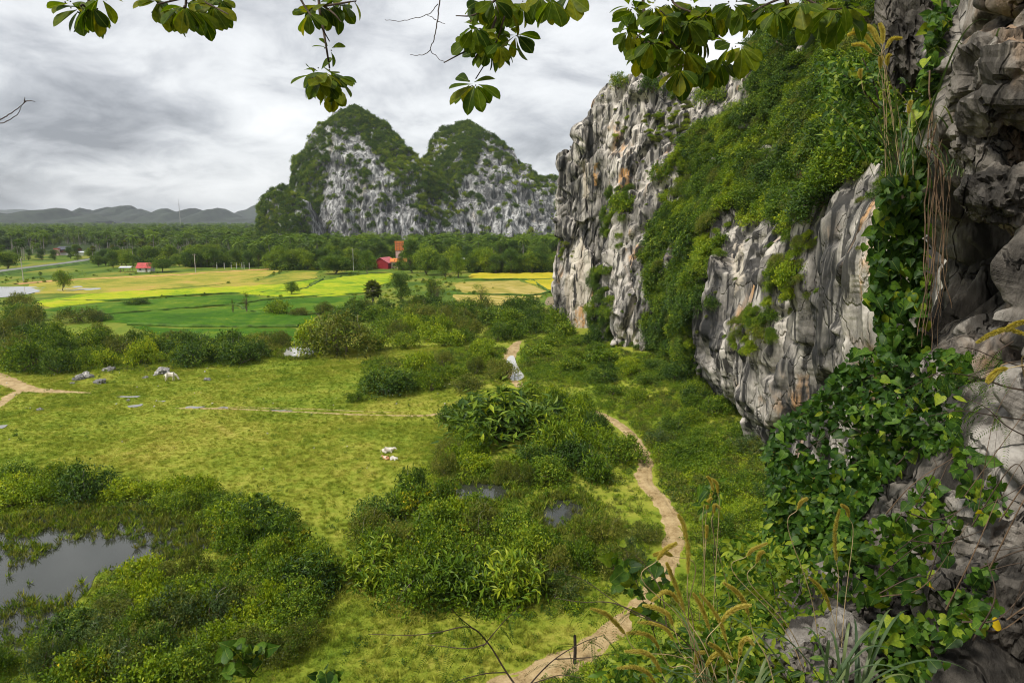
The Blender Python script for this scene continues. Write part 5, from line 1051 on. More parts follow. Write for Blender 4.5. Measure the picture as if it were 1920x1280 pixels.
for x in (-1.5, 0, 1.5): part('pole', t, *box(x - 0.06, x + 0.06, -2.53, -2.47, 9.0, 14.8), M_wood)
h = root('annex', at_ground(748, 503), 'pale pink low building joined to the barn under the tower', 'building', None, 0.1); part('wall', h, *box(-4, 4, -3, 3, 0, 3.6), M_pink); part('roof', h, *gable(8, 6, 3.6, 5.2), M_orange)
for i in range(2): part('window', h, *box(-3 + i * 4, -1.6 + i * 4, -3.06, -2.98, 1.2, 2.6), M_glass)
for px, py, w, lab in ((946, 505, 7, 'little white house glimpsed between the trees under the right karst hill'), (862, 498, 5, 'tiny white-walled hut behind the egg-shaped tree')):
    house(px, py, w, 5, 2.8, 4.2, M_white, M_tin, lab, 0.2)
def pole(px, py, top_py, r, label, m=M_conc, arm=True, name='utility_pole'):
    p = at_ground(px, py); k = px_size(p); hh = (py - top_py) / k; o = root(name, p, label, 'pole'); V, F = tube([(0, 0, -0.2), (0, 0, hh)], [r, r * 0.7], 8); part('shaft', o, V, F, m)
    if arm:
        part('crossarm', o, *box(-0.9, 0.9, -0.06, 0.06, hh - 0.7, hh - 0.55), M_wood)
        for s in (-0.75, 0.75): part('insulator', o, *tube([(s, 0, hh - 0.55), (s, 0, hh - 0.3)], 0.06, 6), M_white)
pole(44, 527, 484, 0.17, 'concrete utility pole at the left by the red earth lane'); pole(367, 512, 476, 0.17, 'concrete utility pole right of the spreading tree'); pole(663, 508, 466, 0.15, 'utility pole at the field edge left of the barn')
m = root('radio_mast', at(340, 440, 2100) * np.array([1, 1, 0]), 'thin lattice radio mast rising over the palm grove against the hills', 'mast')
for a in range(3): part('leg', m, *tube([(1.6 * math.cos(a * 2.094), 1.6 * math.sin(a * 2.094), 0), (0.5 * math.cos(a * 2.094), 0.5 * math.sin(a * 2.094), 78)], 0.28, 4), M_conc)
for i in range(12):
    z = 4 + i * 6.0; q = 1.6 - 1.1 * z / 78; part('brace', m, *tube([(q, 0, z), (-q * 0.5, q * 0.87, z + 3), (-q * 0.5, -q * 0.87, z + 6), (q, 0, z + 6)], 0.12, 3), M_conc)
part('antenna', m, *tube([(0, 0, 76), (0, 0, 92)], 0.25, 4), M_conc)
for i, x in enumerate((407, 421, 434, 444, 454, 458, 468)):
    p = at_ground(x, 504); o = link('fence_post', MB().add(*box(-0.14, 0.14, -0.14, 0.14, 0, 2.5 + 0.4 * math.sin(i * 2.3))).add(*box(-0.19, 0.19, -0.19, 0.19, 2.95, 3.1)).mesh('fence_post', M_conc), None, p); tag(o, 'pale concrete post before the far trees, %s from the left of seven' % ordn(i), 'post', 'concrete posts by the far trees')
wp = at_ground(1077, 1243); o = link('wooden_post', MB().add(*tube(spline([(0, 0, -0.2), (0.03, 0, 0.8), (0.0, 0.02, 1.75)], 8), np.linspace(0.10, 0.085, 8), 8)).mesh('wooden_post', plain('dark_wood', (0.03, 0.025, 0.02), s=6)), None, wp); tag(o, 'short dark wooden post beside the lower bend of the path', 'post')

# ------------------------------------------------------------------ boulders and cattle
def boulder_mesh(name, r, seed, m, squash=0.6, sub=26):
    th = np.linspace(0, math.pi, sub); ph = np.linspace(0, 2 * math.pi, sub * 2, endpoint=False); T, Ph = np.meshgrid(th, ph, indexing='ij'); d = np.stack([np.sin(T) * np.cos(Ph), np.sin(T) * np.sin(Ph), np.cos(T)], -1)
    e, c = voronoi(d * 1.5 + seed, seed); k = 1 + 0.45 * (c - 0.5) + 0.3 * fbm(d * 1.6 + seed, 3, seed) + 0.08 * fbm(d * 6, 3, seed + 1, ridged=True) - 0.15 * np.exp(-(e / 0.09) ** 2)
    V = d * k[..., None] * np.array(r) * np.array([1, 1, squash]); nu, nv = V.shape[:2]; F = []
    i, j = np.meshgrid(np.arange(nu - 1), np.arange(nv), indexing='ij'); a = (i * nv + j).ravel(); b = (i * nv + (j + 1) % nv).ravel(); return MB().add(V, np.stack([a, a + nv, b + nv, b], -1)).mesh(name, m)
M_bould = rock_mat('pasture_boulder', (0.60, 0.58, 0.54), (0.46, 0.44, 0.41), (0.20, 0.195, 0.185), (0.4, 0.32, 0.2), 0.2, 1.8, 0.8, 0.1, 0.7)
for i, (px, py, w, lab) in enumerate(((160, 708, 26, 'upright grey boulder of the leftmost rock group on the pasture'), (148, 712, 20, 'low grey boulder leaning on the upright one at the left'), (188, 718, 22, 'flat grey boulder at the right of the left rock group'), (205, 695, 20, 'grey boulder half hidden under the hedge'),
        (305, 699, 30, 'long pale boulder just behind the grazing animal'), (273, 708, 9, 'small grey rock left of the grazing animal'), (291, 703, 9, 'small pale rock touching the long boulder'), (388, 712, 14, 'flat pale stone on the pasture right of the grazing animal'), (136, 720, 9, 'small stone in the grass beside the sandy path'), (240, 750, 9, 'small pale stone by the muddy streaks'), (75, 769, 12, 'brownish stone in the grass below the sandy path'))):
    p = at_ground(px, py); s = w / px_size(p) / 2; tag(link('boulder', boulder_mesh('boulder', (s * 1.1, s * 0.8, s), 500 + i, M_bould, 0.62, 14), None, p + np.array([0, 0, s * 0.12]), i * 1.3), lab, 'boulder', 'boulders on the pasture')
def stones():
    g = np.random.default_rng(61); Q = scatter_px([[(0, 690), (850, 690), (850, 900), (560, 960), (0, 870)], [(640, 1000), (1150, 1150), (900, 1290), (560, 1290)]], 0.022, g, WATER_PX); n = len(Q); s = 0.05 + 0.13 * g.random(n) ** 2
    scatter('stones', Q + np.array([0, 0, 0.08]), zrot(g, n, 0.5), np.repeat(s[:, None], 3, 1), g.integers(0, 3, n), [boulder_mesh('pebble', (1, 0.8, 0.9), 540 + i, plain('pale_stone', (0.5, 0.48, 0.44)), 0.7, 8) for i in range(3)], 'small pale stones strewn over the pasture')
stones()
def hide_mat(name, a, b_):
    def f(nt, out, N, L):
        n = n_noise(N, L, s=2.2, detail=3); principled(N, L, out, n_mix(N, L, n_sstep(N, L, n, 0.42, 0.6), a, b_), 0.75, 0.15)
    return mat(name, f)
def skin_body(name, verts, edges, radii, m, parent):
    me = bpy.data.meshes.new(name); me.from_pydata([tuple(v) for v in verts], edges, []); o = link(name, me, parent); sk = o.modifiers.new('skin', 'SKIN'); sk.use_smooth_shade = True
    for v, r in zip(me.skin_vertices[0].data, radii): v.radius = (r, r) if not hasattr(r, '__len__') else r
    me.skin_vertices[0].data[0].use_root = True; ss = o.modifiers.new('smooth', 'SUBSURF'); ss.levels = 2; ss.render_levels = 2; me.materials.append(m); return o
def cow(p, rz, s, lying, m, label, head_down=False, turn=0.0):
    r = root('cow', p, label, 'cow', None, rz, s)
    zb = 0.34 if lying else 0.98
    V = [(0, 0, zb), (0.38, 0, zb + 0.02), (0.62, 0, zb + 0.10), (-0.38, 0, zb + 0.02), (-0.62, 0, zb + 0.05), (-0.78, 0, zb - 0.02)]; Rr = [(0.40, 0.42), (0.35, 0.38), (0.25, 0.32), (0.32, 0.35), (0.29, 0.31), (0.14, 0.18)]
    E = [(0, 1), (1, 2), (0, 3), (3, 4), (4, 5)]
    def addc(frm, pts, rad):
        k = frm
        for q, rr in zip(pts, rad): V.append(q); Rr.append((rr, rr) if not hasattr(rr, '__len__') else rr); E.append((k, len(V) - 1)); k = len(V) - 1
        return k
    if head_down: pts = [(0.88, 0.02, zb - 0.05), (1.10, 0.05, zb - 0.40), (1.22, 0.06, zb - 0.68), (1.30, 0.06, zb - 0.86)]
    else: pts = [(0.82, 0.03 + 0.1 * turn, zb + 0.20), (0.96, 0.05 + 0.2 * turn, zb + 0.33), (1.10, 0.05 + 0.3 * turn, zb + 0.28), (1.26, 0.05 + 0.4 * turn, zb + 0.12)]
    hd = addc(2, pts, [(0.16, 0.2), (0.13, 0.15), (0.13, 0.14), 0.075])
    if lying:
        addc(1, [(0.45, -0.24, 0.2), (0.62, -0.32, 0.10), (0.45, -0.36, 0.06)], [0.13, 0.085, 0.05]); addc(1, [(0.45, 0.24, 0.2), (0.66, 0.30, 0.10), (0.5, 0.34, 0.06)], [0.13, 0.085, 0.05])
        addc(4, [(-0.45, -0.34, 0.25), (-0.12, -0.46, 0.15), (-0.42, -0.52, 0.07)], [0.20, 0.10, 0.055]); addc(4, [(-0.5, 0.32, 0.22), (-0.22, 0.40, 0.12)], [0.18, 0.08])
    else:
        for sy in (-1, 1):
            addc(1, [(0.46, 0.16 * sy, 0.68), (0.47 + 0.05 * sy, 0.16 * sy, 0.42), (0.45 + 0.06 * sy, 0.16 * sy, 0.14), (0.48 + 0.06 * sy, 0.16 * sy, 0.02)], [0.12, 0.065, 0.048, 0.06])
            addc(4, [(-0.56, 0.17 * sy, 0.72), (-0.50 + 0.06 * sy, 0.17 * sy, 0.58), (-0.68 + 0.06 * sy, 0.17 * sy, 0.36), (-0.64 + 0.06 * sy, 0.17 * sy, 0.14), (-0.62 + 0.06 * sy, 0.17 * sy, 0.02)], [0.15, 0.11, 0.06, 0.045, 0.06])
    skin_body('body', V, E, Rr, m, r)
    hp = np.array(pts[1])
    for sy in (-1, 1):
        part('ear', r, *leaves(np.array([hp + np.array([0.02, 0.09 * sy, 0.06])]), np.array([[0, sy, 0.1]]), np.array([[0.3, 0, 1.0]]), 0.2, 0.1), m)
        part('horn', r, *tube([hp + np.array([0.03, 0.07 * sy, 0.1]), hp + np.array([0.03, 0.13 * sy, 0.2]), hp + np.array([0.06, 0.12 * sy, 0.28])], [0.028, 0.02, 0.006], 5), M_wood)
    part('tail', r, *tube([(-0.88, 0, zb + 0.12), (-0.98, 0.03, zb - 0.1), (-0.96, 0.08, max(0.08, zb - 0.45)), (-0.95, 0.1, max(0.05, zb - 0.6))], [0.03, 0.022, 0.02, 0.045], 5), m)
    return r
M_cream = hide_mat('cream_hide', (0.62, 0.55, 0.45), (0.72, 0.67, 0.60)); M_tan = hide_mat('tan_hide', (0.55, 0.27, 0.13), (0.72, 0.60, 0.48)); M_greyhide = hide_mat('pale_hide', (0.55, 0.50, 0.45), (0.76, 0.73, 0.69))
cow(at_ground(727, 850), 0.1, 0.78, True, M_cream, 'cream cow lying on the pasture, head raised to the right', turn=-0.5)
cow(at_ground(724, 863), 2.6, 0.5, True, M_tan, 'small tan and cream calf lying in front of the cream cow', turn=0.3)
cow(at_ground(738, 864), -0.5, 0.52, True, M_greyhide, 'small white calf curled up beside the tan calf', turn=-1.0)
cow(at_ground(320, 714), 0.15, 1.0, False, M_cream, 'pale cow standing and grazing before the long boulder', True)
# ------------------------------------------------------------------ close to the camera: hanging branches, creepers, grasses, roots, rocks
V_LEAF = [(0.0, (0.028, 0.062, 0.003)), (0.4, (0.056, 0.105, 0.004)), (0.75, (0.10, 0.155, 0.006)), (1.0, (0.20, 0.22, 0.010))]
L_BRANCH = leaf_mat('bough_leaf', V_LEAF, 0.55, 0.5, 0.15, 0.5, True)
C_LEAF = [(0.0, (0.020, 0.056, 0.008)), (0.4, (0.044, 0.105, 0.011)), (0.75, (0.085, 0.17, 0.014)), (1.0, (0.25, 0.32, 0.025))]
L_CREEP = leaf_mat('creeper_leaf', C_LEAF, 0.3, 0.5, 0.22, 0.7, True)
L_BLADE = leaf_mat('grass_blade', [(0.0, (0.04, 0.075, 0.03)), (0.5, (0.08, 0.13, 0.05)), (1.0, (0.17, 0.21, 0.07))], 0.3, 0.45, 0.3)
M_twig = plain('twig', (0.07, 0.05, 0.035), s=20); M_root = plain('root', (0.13, 0.085, 0.05), s=8, var=0.4); M_straw = plain('straw', (0.36, 0.27, 0.14), s=10, var=0.3)
def leaf_mesh(name, kind, m, L0=1.0, seed=0, bend=0.25):
    """a blade with a folded midrib and a curved tip; obovate or heart shaped"""
    if kind == 'obovate': prof = [(0, 0.02), (0.12, 0.06), (0.3, 0.16), (0.5, 0.24), (0.68, 0.285), (0.83, 0.25), (0.94, 0.14), (1.0, 0.0)]
    elif kind == 'heart': prof = [(-0.10, 0.16), (-0.13, 0.30), (0.0, 0.45), (0.2, 0.48), (0.42, 0.40), (0.66, 0.24), (0.85, 0.10), (1.0, 0.0)]
    else: prof = [(0, 0.02), (0.15, 0.13), (0.35, 0.2), (0.55, 0.19), (0.78, 0.11), (1.0, 0.0)]
    g = np.random.default_rng(seed); V = []; n = len(prof); spine = np.linspace(0, 1, n)
    for i, (x, w) in enumerate(prof):
        xs = max(x, 0.0) if kind != 'heart' else (x if i > 1 else 0.02 * i); zz = -bend * x * x; f = 0.28 * w
        V += [(xs, 0, -bend * xs * xs), (x, w, zz + f), (x, -w, zz + f)]
    F = []
    for i in range(n - 1):
        a, b = 3 * i, 3 * (i + 1); F += [(a, b, b + 1, a + 1), (a, a + 2, b + 2, b)]
    V = np.array(V) * L0; return MB().add(V, np.array(F), 0, 0.5).mesh(name, m, True)
def tone_copies(base, vals):
    out = []
    for v in vals:
        me = base.copy(); me.attributes['rnd'].data.foreach_set('value', np.full(len(me.polygons), v, np.float32)); out.append(me)
    return out
def frame_euler(d, up):
    from mathutils import Matrix
    x = Vector(d).normalized(); y = Vector(up).cross(x)
    if y.length < 1e-5: y = Vector((0, 1, 0)).cross(x)
    y.normalize(); z = x.cross(y); return Matrix((x, y, z)).transposed().to_euler()
OBO = []
for i in range(3): OBO += tone_copies(leaf_mesh('leaf_blade', 'obovate', L_BRANCH, 1.0, i, (0.12, 0.25, 0.38)[i]), (0.2, 0.45, 0.7, 0.9))
def bough(label, stems, whorls, Y0, seed):
    """stems: lists of px points; whorls: (px, py, leaves, length px, downward pull)"""
    g = np.random.default_rng(seed); c0 = at(stems[0][0][0], stems[0][0][1], Y0); r = root('hanging_branch', c0, label, 'branch', None)
    for k, st in enumerate(stems):
        P = spline(np.array([at(x, y, Y0 + 0.06 * math.sin(i * 1.7 + k)) for i, (x, y) in enumerate(st)]), 6 * len(st)) - c0; r0 = 0.0075 if k == 0 else 0.005
        V, F = tube(P, np.linspace(r0, r0 * 0.45, len(P)), 6); part('stem', r, V, F, M_twig)
    for (px, py, n, lp, pull) in whorls:
        Yw = Y0 + 0.15 * g.normal(); c = at(px, py, Yw); L_ = 0.88 * lp / 1280 * Yw / cp
        n = int(n * 1.35)
        for i in range(n):
            a = 6.283 * (i + 0.7 * g.random()) / n; d = np.array([math.cos(a), 0.75 * g.normal(), math.sin(a) * 0.9]); d = nrm(d + np.array([0, -0.1, -pull - 0.2])); up = nrm(np.array([0.35 * g.normal(), -0.5 + 0.5 * g.normal(), 0.75]))
            s = L_ * (0.78 + 0.4 * g.random()); o = link('leaf', OBO[g.integers(len(OBO))], r, c - c0 + d * 0.012, 0, (s, s * (0.85 + 0.3 * g.random()), s)); o.rotation_euler = frame_euler(d, up)
        for i in range(5):      # little fruit buds in the whorl
            if g.random() < 0.45:
                q = c - c0 + rdir(g, 1)[0] * 0.02; part('bud', r, *tube([q, q + np.array([0, 0, 0.004])], 0.0028, 5), M_twig)
bough('leafy twig hanging at the top left corner, leftmost of the hanging branches', [[(190, -480), (170, -30), (152, 12)], [(165, -10), (190, -2), (200, 0)]], [(150, 16, 8, 50, 0.7), (172, 12, 6, 46, 0.9), (132, 6, 4, 38, 0.3), (188, -4, 4, 36, 0.2)], 2.7, 601)
bough('leafy twig at the top edge, second hanging branch from the left', [[(360, -480), (350, -30), (345, 15)], [(352, -10), (395, 10), (428, 27)], [(352, -5), (310, 5), (295, 8)]], [(295, 2, 6, 38, 0.6), (322, 12, 7, 42, 0.8), (345, 12, 8, 44, 0.9), (368, 20, 7, 44, 0.9), (398, 12, 8, 40, 0.7), (378, -5, 6, 40, 0.4), (412, -2, 5, 34, 0.4)], 2.8, 602)
bough('long hanging branch with a leaf tuft above the taller karst hill', [[(560, -480), (596, -20), (604, 40), (612, 90), (618, 128)], [(548, -30), (575, 18), (600, 48), (618, 78)], [(604, 10), (625, 25), (640, 42)], [(606, 12), (650, 5), (668, 2)]], [(578, 24, 6, 36, 0.6), (596, 8, 6, 40, 0.4), (625, 10, 7, 42, 0.7), (640, 5, 5, 40, 0.8), (660, -2, 4, 36, 0.1), (618, 92, 3, 26, -0.6), (600, 135, 5, 36, 0.1), (590, 140, 5, 44, 0.5), (618, 136, 7, 46, 0.7), (608, 150, 8, 44, 0.8), (632, 145, 6, 40, 0.5), (625, 165, 6, 36, 1.0)], 3.0, 603)
bough('hanging branch whose lowest whorl dangles over the shorter karst hill', [[(950, -480), (934, -20), (932, 25), (920, 60), (908, 82), (890, 110)], [(975, -60), (955, 0), (944, 38), (934, 70), (915, 110), (892, 148)], [(910, 80), (870, 98), (832, 118)], [(912, 92), (925, 112), (940, 110)], [(930, 0), (890, 28), (855, 30)]], [(888, 50, 6, 34, 0.3), (905, 62, 7, 42, 0.5), (885, 70, 6, 40, 0.5), (925, 58, 7, 40, 0.4), (915, 90, 7, 42, 0.6), (935, 82, 6, 36, 0.5), (968, 66, 6, 44, 0.5), (892, 158, 6, 50, 0.7), (884, 156, 3, 46, 0.2), (900, 4, 6, 40, 0.7), (925, 0, 6, 42, 0.6), (950, 12, 7, 46, 0.8), (980, 6, 7, 46, 0.9), (1015, -5, 6, 46, 0.7), (1068, -8, 4, 48, 1.0), (1035, 0, 5, 46, 0.9)], 3.0, 604)
bough('dense hanging branch in front of the cliff crest, fullest of them all', [[(1205, -480), (1205, -10), (1228, 42), (1258, 78), (1285, 105), (1312, 130)], [(1245, -60), (1262, 4), (1300, 25), (1325, 48), (1345, 68), (1362, 80)], [(1230, 45), (1205, 60), (1190, 75)], [(1240, 20), (1275, 50), (1300, 60)]],
      [(1180, 12, 6, 36, 0.2), (1190, 22, 7, 40, 0.5), (1178, 58, 6, 38, 0.3), (1200, 70, 8, 44, 0.6), (1212, 90, 8, 44, 0.8), (1232, 100, 7, 42, 0.8), (1245, 30, 7, 44, 0.7), (1265, 50, 8, 46, 0.8), (1290, 40, 8, 46, 0.7), (1310, 60, 7, 44, 0.8), (1262, 85, 7, 44, 0.6), (1285, 95, 8, 46, 0.7), (1275, 130, 7, 46, 0.8), (1300, 125, 7, 46, 0.9), (1320, 120, 7, 48, 1.0), (1345, 110, 6, 46, 0.9), (1372, 82, 4, 50, 0.4), (1390, 88, 4, 50, 0.7), (1225, 10, 7, 42, 0.6), (1255, 5, 7, 44, 0.5), (1300, 8, 8, 46, 0.7), (1335, 12, 8, 46, 0.8), (1318, 28, 6, 42, 0.6), (1350, 25, 6, 42, 0.8), (1238, 62, 7, 42, 0.6), (1222, 78, 7, 42, 0.7)], 2.9, 605)
bough('hanging branch of big leaves at the top edge before the wooded cliff', [[(1500, -480), (1480, -30), (1470, 0)], [(1480, -20), (1530, 8), (1560, 18), (1590, 14)], [(1470, -5), (1430, 12), (1400, 30)]], [(1392, 20, 5, 40, 0.7), (1415, 8, 6, 44, 0.8), (1440, 12, 6, 46, 0.8), (1455, 20, 5, 44, 0.7), (1478, 0, 6, 50, 0.9), (1500, 8, 5, 52, 0.9), (1535, 14, 6, 66, 1.0), (1560, 18, 5, 66, 0.9), (1588, 12, 4, 62, 0.3), (1575, 2, 4, 56, 0.2), (1372, 6, 5, 42, 0.7)], 2.5, 606)
def twig(label, lines, Y0, r0):
    c0 = at(*lines[0][0], Y0); r = root('bare_twig', c0, label, 'twig')
    for k, ln in enumerate(lines):
        P = spline([at(x, y, Y0) for x, y in ln], 8 * len(ln)) - c0; P += 0.004 * np.stack([fbm(P * 60 + i * 9, 2, 5) for i in range(3)], -1); V, F = tube(P, np.linspace(r0 * (1 if k == 0 else 0.6), r0 * 0.3, len(P)), 5); part('shoot', r, V, F, M_twig)
twig('bare dark twig reaching in at the left edge of the sky', [[(-520, 420), (-260, 330), (-60, 250), (0, 224), (22, 212), (42, 196), (48, 190)], [(-40, 242), (10, 228), (32, 214), (40, 200)], [(44, 194), (55, 188), (66, 190)], [(46, 192), (46, 184)]], 3.2, 0.004)
twig('bare forked twig hanging against the sky between the leafy branches', [[(828, -120), (824, 0), (819, 50), (812, 78), (808, 94), (822, 110), (834, 118)], [(821, 8), (805, 26), (780, 34), (748, 40), (722, 37)], [(808, 94), (790, 103), (770, 104)], [(819, 40), (835, 44)], [(818, 36), (802, 30)]], 3.0, 0.0032)
# creepers ----------------------------------------------------------
HEART = []
for i in range(3): HEART += tone_copies(leaf_mesh('creeper_blade', 'heart', L_CREEP, 1.0, i, (0.1, 0.25, 0.4)[i]), (0.12, 0.35, 0.55, 0.8))
OVAL = []
for i in range(2): OVAL += tone_copies(leaf_mesh('shrub_blade', 'oval', L_CREEP, 1.0, i, (0.1, 0.3)[i]), (0.15, 0.4, 0.65, 0.9))
def creeper(name, label, cat, polys, n, leafset, len_m, Yf, depth, seed, sag=0.5, face=(-0.35, -0.8, 0.5), stems=(), parts=300, stem_m=None, stem_r=0.006):
    """leaves through a volume; polys: outline in the picture and weight; Yf(px,py): distance of its front"""
    g = np.random.default_rng(seed); base = at(polys[0][0][0][0], polys[0][0][0][1], Yf(*polys[0][0][0])); r = root(name, base, label, cat); pts = []
    tot = sum(w for _, w in polys)
    for pl, w in polys:
        P = np.array(pl, float); lo, hi = P.min(0), P.max(0); k = 0; need = int(n * w / tot)
        while k < need:
            q = lo + g.random((4000, 2)) * (hi - lo); q = q[inpoly(q[:, 0], q[:, 1], pl)]; c = fbm(np.column_stack([q / 38.0, np.zeros(len(q))]), 2, seed); q = q[g.random(len(q)) < np.clip(0.62 + 0.75 * c, 0.12, 1)]; q = q[:need - k]; pts.append(q); k += len(q)
    q = np.concatenate(pts); m = len(q); Yd = np.array([Yf(a, b) for a, b in q]); lump = 0.45 * fbm(np.column_stack([q / 70.0, np.zeros(m)]), 2, seed + 3); dd = depth * g.random(m) ** 1.3; C = at(q[:, 0], q[:, 1], Yd + lump + dd)
    fc = np.array(face); D = nrm(np.column_stack([0.7 * g.normal(size=m), 0.35 * g.normal(size=m) - 0.25, -sag + 0.45 * g.normal(size=m)])); U = nrm(fc + 0.42 * g.normal(size=(m, 3))); S = len_m * (0.45 + 0.85 * g.random(m) ** 1.4)
    show = S / np.linalg.norm(C - np.array([0, 0, CAMZ]), axis=1) - 0.012 * dd; order = np.argsort(-show); near = set(order[:parts].tolist()); mb = MB()
    vb = [np.zeros(len(me.vertices) * 3, np.float32) for me in leafset]
    for me, v in zip(leafset, vb): me.vertices.foreach_get('co', v)
    fb = []
    for me in leafset:
        lv = np.zeros(len(me.loops), np.int32); me.loops.foreach_get('vertex_index', lv); fb.append(lv.reshape(-1, 4))
    tb = [me.attributes['rnd'].data[0].value for me in leafset]
    for i in range(m):
        k = g.integers(len(leafset)); e = frame_euler(D[i], U[i])
        if i in near:
            o = link('leaf', leafset[k], r, C[i] - base, 0, S[i]); o.rotation_euler = e
        else:
            M3 = np.array(e.to_matrix()); mb.add((vb[k].reshape(-1, 3) * S[i]) @ M3.T + C[i] - base, fb[k], 0, np.clip(tb[k] + 0.2 * (g.random() - 0.5), 0, 1))
    if mb.n: o = link('foliage', mb.mesh('foliage', L_CREEP, True), r, kind='stuff')
    for st in stems:
        P = spline([at(x, y, Yf(x, y) + 0.35) for x, y in st], 7 * len(st)) - base; P += 0.02 * np.stack([fbm(P * 7 + i * 9, 2, seed) for i in range(3)], -1); V, F = tube(P, np.linspace(stem_r, stem_r * 0.5, len(P)), 5); part('stem', r, V, F, stem_m or M_twig)
    return r
creeper('creeper', 'curtain of heart-shaped creeper leaves hanging beside the brown roots', 'creeper', [([(1660, 330), (1700, 300), (1738, 330), (1735, 470), (1738, 560), (1735, 660), (1690, 680), (1640, 660), (1645, 600), (1625, 560), (1640, 500), (1622, 460), (1645, 410)], 1.0)], 1150, HEART, 0.125, lambda x, y: 7.9, 0.6, 701, 0.9, stems=[[(1690, 250), (1680, 400), (1690, 520), (1670, 640)], [(1710, 280), (1715, 420), (1705, 560)], [(1660, 350), (1655, 500), (1660, 620)]])
creeper('creeper', 'light green creeper climbing the rock at the upper right', 'creeper', [([(1740, -20), (1800, -20), (1770, 60), (1760, 120), (1750, 200), (1735, 330), (1690, 330), (1720, 220), (1735, 120)], 1.0)], 620, HEART, 0.11, lambda x, y: 8.0, 0.6, 702, 0.6, parts=200, stems=[[(1770, -40), (1755, 100), (1735, 230), (1715, 330)]])
creeper('small_tree', 'small-leaved tree growing from the rock under the seed plumes', 'tree', [([(1560, 130), (1640, 110), (1700, 150), (1735, 190), (1740, 290), (1690, 330), (1650, 310), (1600, 250), (1570, 280), (1555, 220), (1530, 160)], 1.0), ([(1530, 115), (1600, 105), (1640, 140), (1600, 170), (1545, 150)], 0.4), ([(1580, 240), (1660, 230), (1660, 300), (1600, 300)], 0.4)], 2600, OVAL, 0.105, lambda x, y: 9.2, 1.5, 703, 0.35, parts=150, stems=[[(1700, 420), (1680, 300), (1650, 190), (1618, 110)], [(1660, 220), (1610, 160), (1560, 130)], [(1690, 330), (1640, 260), (1600, 240)], [(1680, 300), (1720, 220), (1720, 150)]], stem_r=0.014)
def Ym(x, y):
    return np.interp(x, [1430, 1550, 1650, 1750, 1840], [7.6, 6.7, 6.0, 5.4, 5.0]) - 0.9 * smooth(700, 1020, y)
creeper('creeper', 'big mound of heart-leaved creeper spilling over the rocks at the right', 'creeper', [([(1600, 650), (1680, 668), (1760, 655), (1830, 665), (1800, 740), (1790, 830), (1700, 860), (1640, 930), (1610, 990), (1560, 1050), (1500, 1010), (1455, 960), (1440, 900), (1432, 850), (1445, 795), (1500, 765), (1545, 720)], 1.0), ([(1440, 940), (1560, 960), (1620, 1000), (1570, 1080), (1490, 1060), (1430, 1010)], 0.25)], 5200, HEART + OVAL, 0.088, Ym, 1.2, 704, 0.35, stems=[[(1760, 700), (1640, 760), (1500, 850)], [(1780, 780), (1650, 900), (1540, 1040)], [(1700, 680), (1600, 720), (1480, 790)]])
creeper('creeper', 'creeper with pale green leaves trailing down the lower right rocks', 'creeper', [([(1700, 880), (1760, 900), (1800, 960), (1780, 1080), (1740, 1130), (1690, 1120), (1700, 1000)], 1.0), ([(1790, 830), (1860, 860), (1900, 960), (1830, 980), (1790, 900)], 0.6)], 330, HEART, 0.075, lambda x, y: 4.5 - 0.5 * smooth(900, 1150, y), 0.35, 705, 0.4, stems=[[(1790, 840), (1740, 960), (1720, 1110)]], stem_r=0.004)
creeper('bramble', 'tangle of leafy stems at the bottom right below the creeper mound', 'bramble', [([(1370, 1000), (1440, 990), (1500, 1040), (1580, 1080), (1640, 1170), (1640, 1290), (1280, 1300), (1270, 1220), (1330, 1120)], 1.0), ([(1150, 1230), (1280, 1180), (1420, 1290), (1100, 1300)], 0.3), ([(1640, 1200), (1760, 1230), (1800, 1300), (1600, 1300)], 0.2)], 5200, OVAL, 0.085, lambda x, y: 5.2 - 1.0 * smooth(1050, 1280, y), 1.2, 706, 0.2, parts=200, stems=[[(1500, 1330), (1470, 1180), (1440, 1050)], [(1400, 1330), (1370, 1200), (1390, 1080)], [(1560, 1330), (1545, 1200), (1500, 1100)], [(1300, 1330), (1320, 1230), (1350, 1150)]], stem_r=0.005)
creeper('sapling', 'leafy sapling with broad leaves rising before the lower path bend', 'sapling', [([(1140, 1015), (1185, 1010), (1200, 1045), (1250, 1050), (1270, 1085), (1210, 1110), (1150, 1110), (1140, 1060)], 1.0), ([(1190, 1090), (1260, 1095), (1240, 1180), (1180, 1170)], 0.4)], 75, HEART, 0.10, lambda x, y: 4.6, 0.4, 707, 0.3, stems=[[(1260, 1330), (1230, 1200), (1190, 1080), (1165, 1020)], [(1225, 1180), (1240, 1110), (1250, 1060)]], stem_r=0.005)
creeper('sapling', 'pale leafed sapling before the thicket at the bottom left', 'sapling', [([(415, 1215), (450, 1205), (500, 1215), (495, 1250), (455, 1275), (425, 1260)], 1.0)], 46, HEART, 0.13, lambda x, y: 6.0, 0.3, 708, 0.2, stems=[[(470, 1340), (462, 1270), (450, 1215)], [(465, 1290), (485, 1245), (495, 1220)]])
creeper('sapling', 'bright sapling tip poking in at the bottom edge of the pasture', 'sapling', [([(590, 1262), (640, 1255), (650, 1300), (585, 1300)], 1.0)], 26, HEART, 0.10, lambda x, y: 5.0, 0.3, 709, 0.0, stems=[[(620, 1345), (618, 1290), (612, 1262)]])
creeper('sapling', 'slender plant with pale leaves and plumes before the far slope', 'sapling', [([(1310, 905), (1350, 900), (1365, 960), (1345, 985), (1315, 960)], 1.0)], 22, OVAL, 0.12, lambda x, y: 5.4, 0.3, 710, 0.3, stems=[[(1350, 1200), (1340, 1060), (1335, 960), (1330, 900)]], stem_r=0.004)
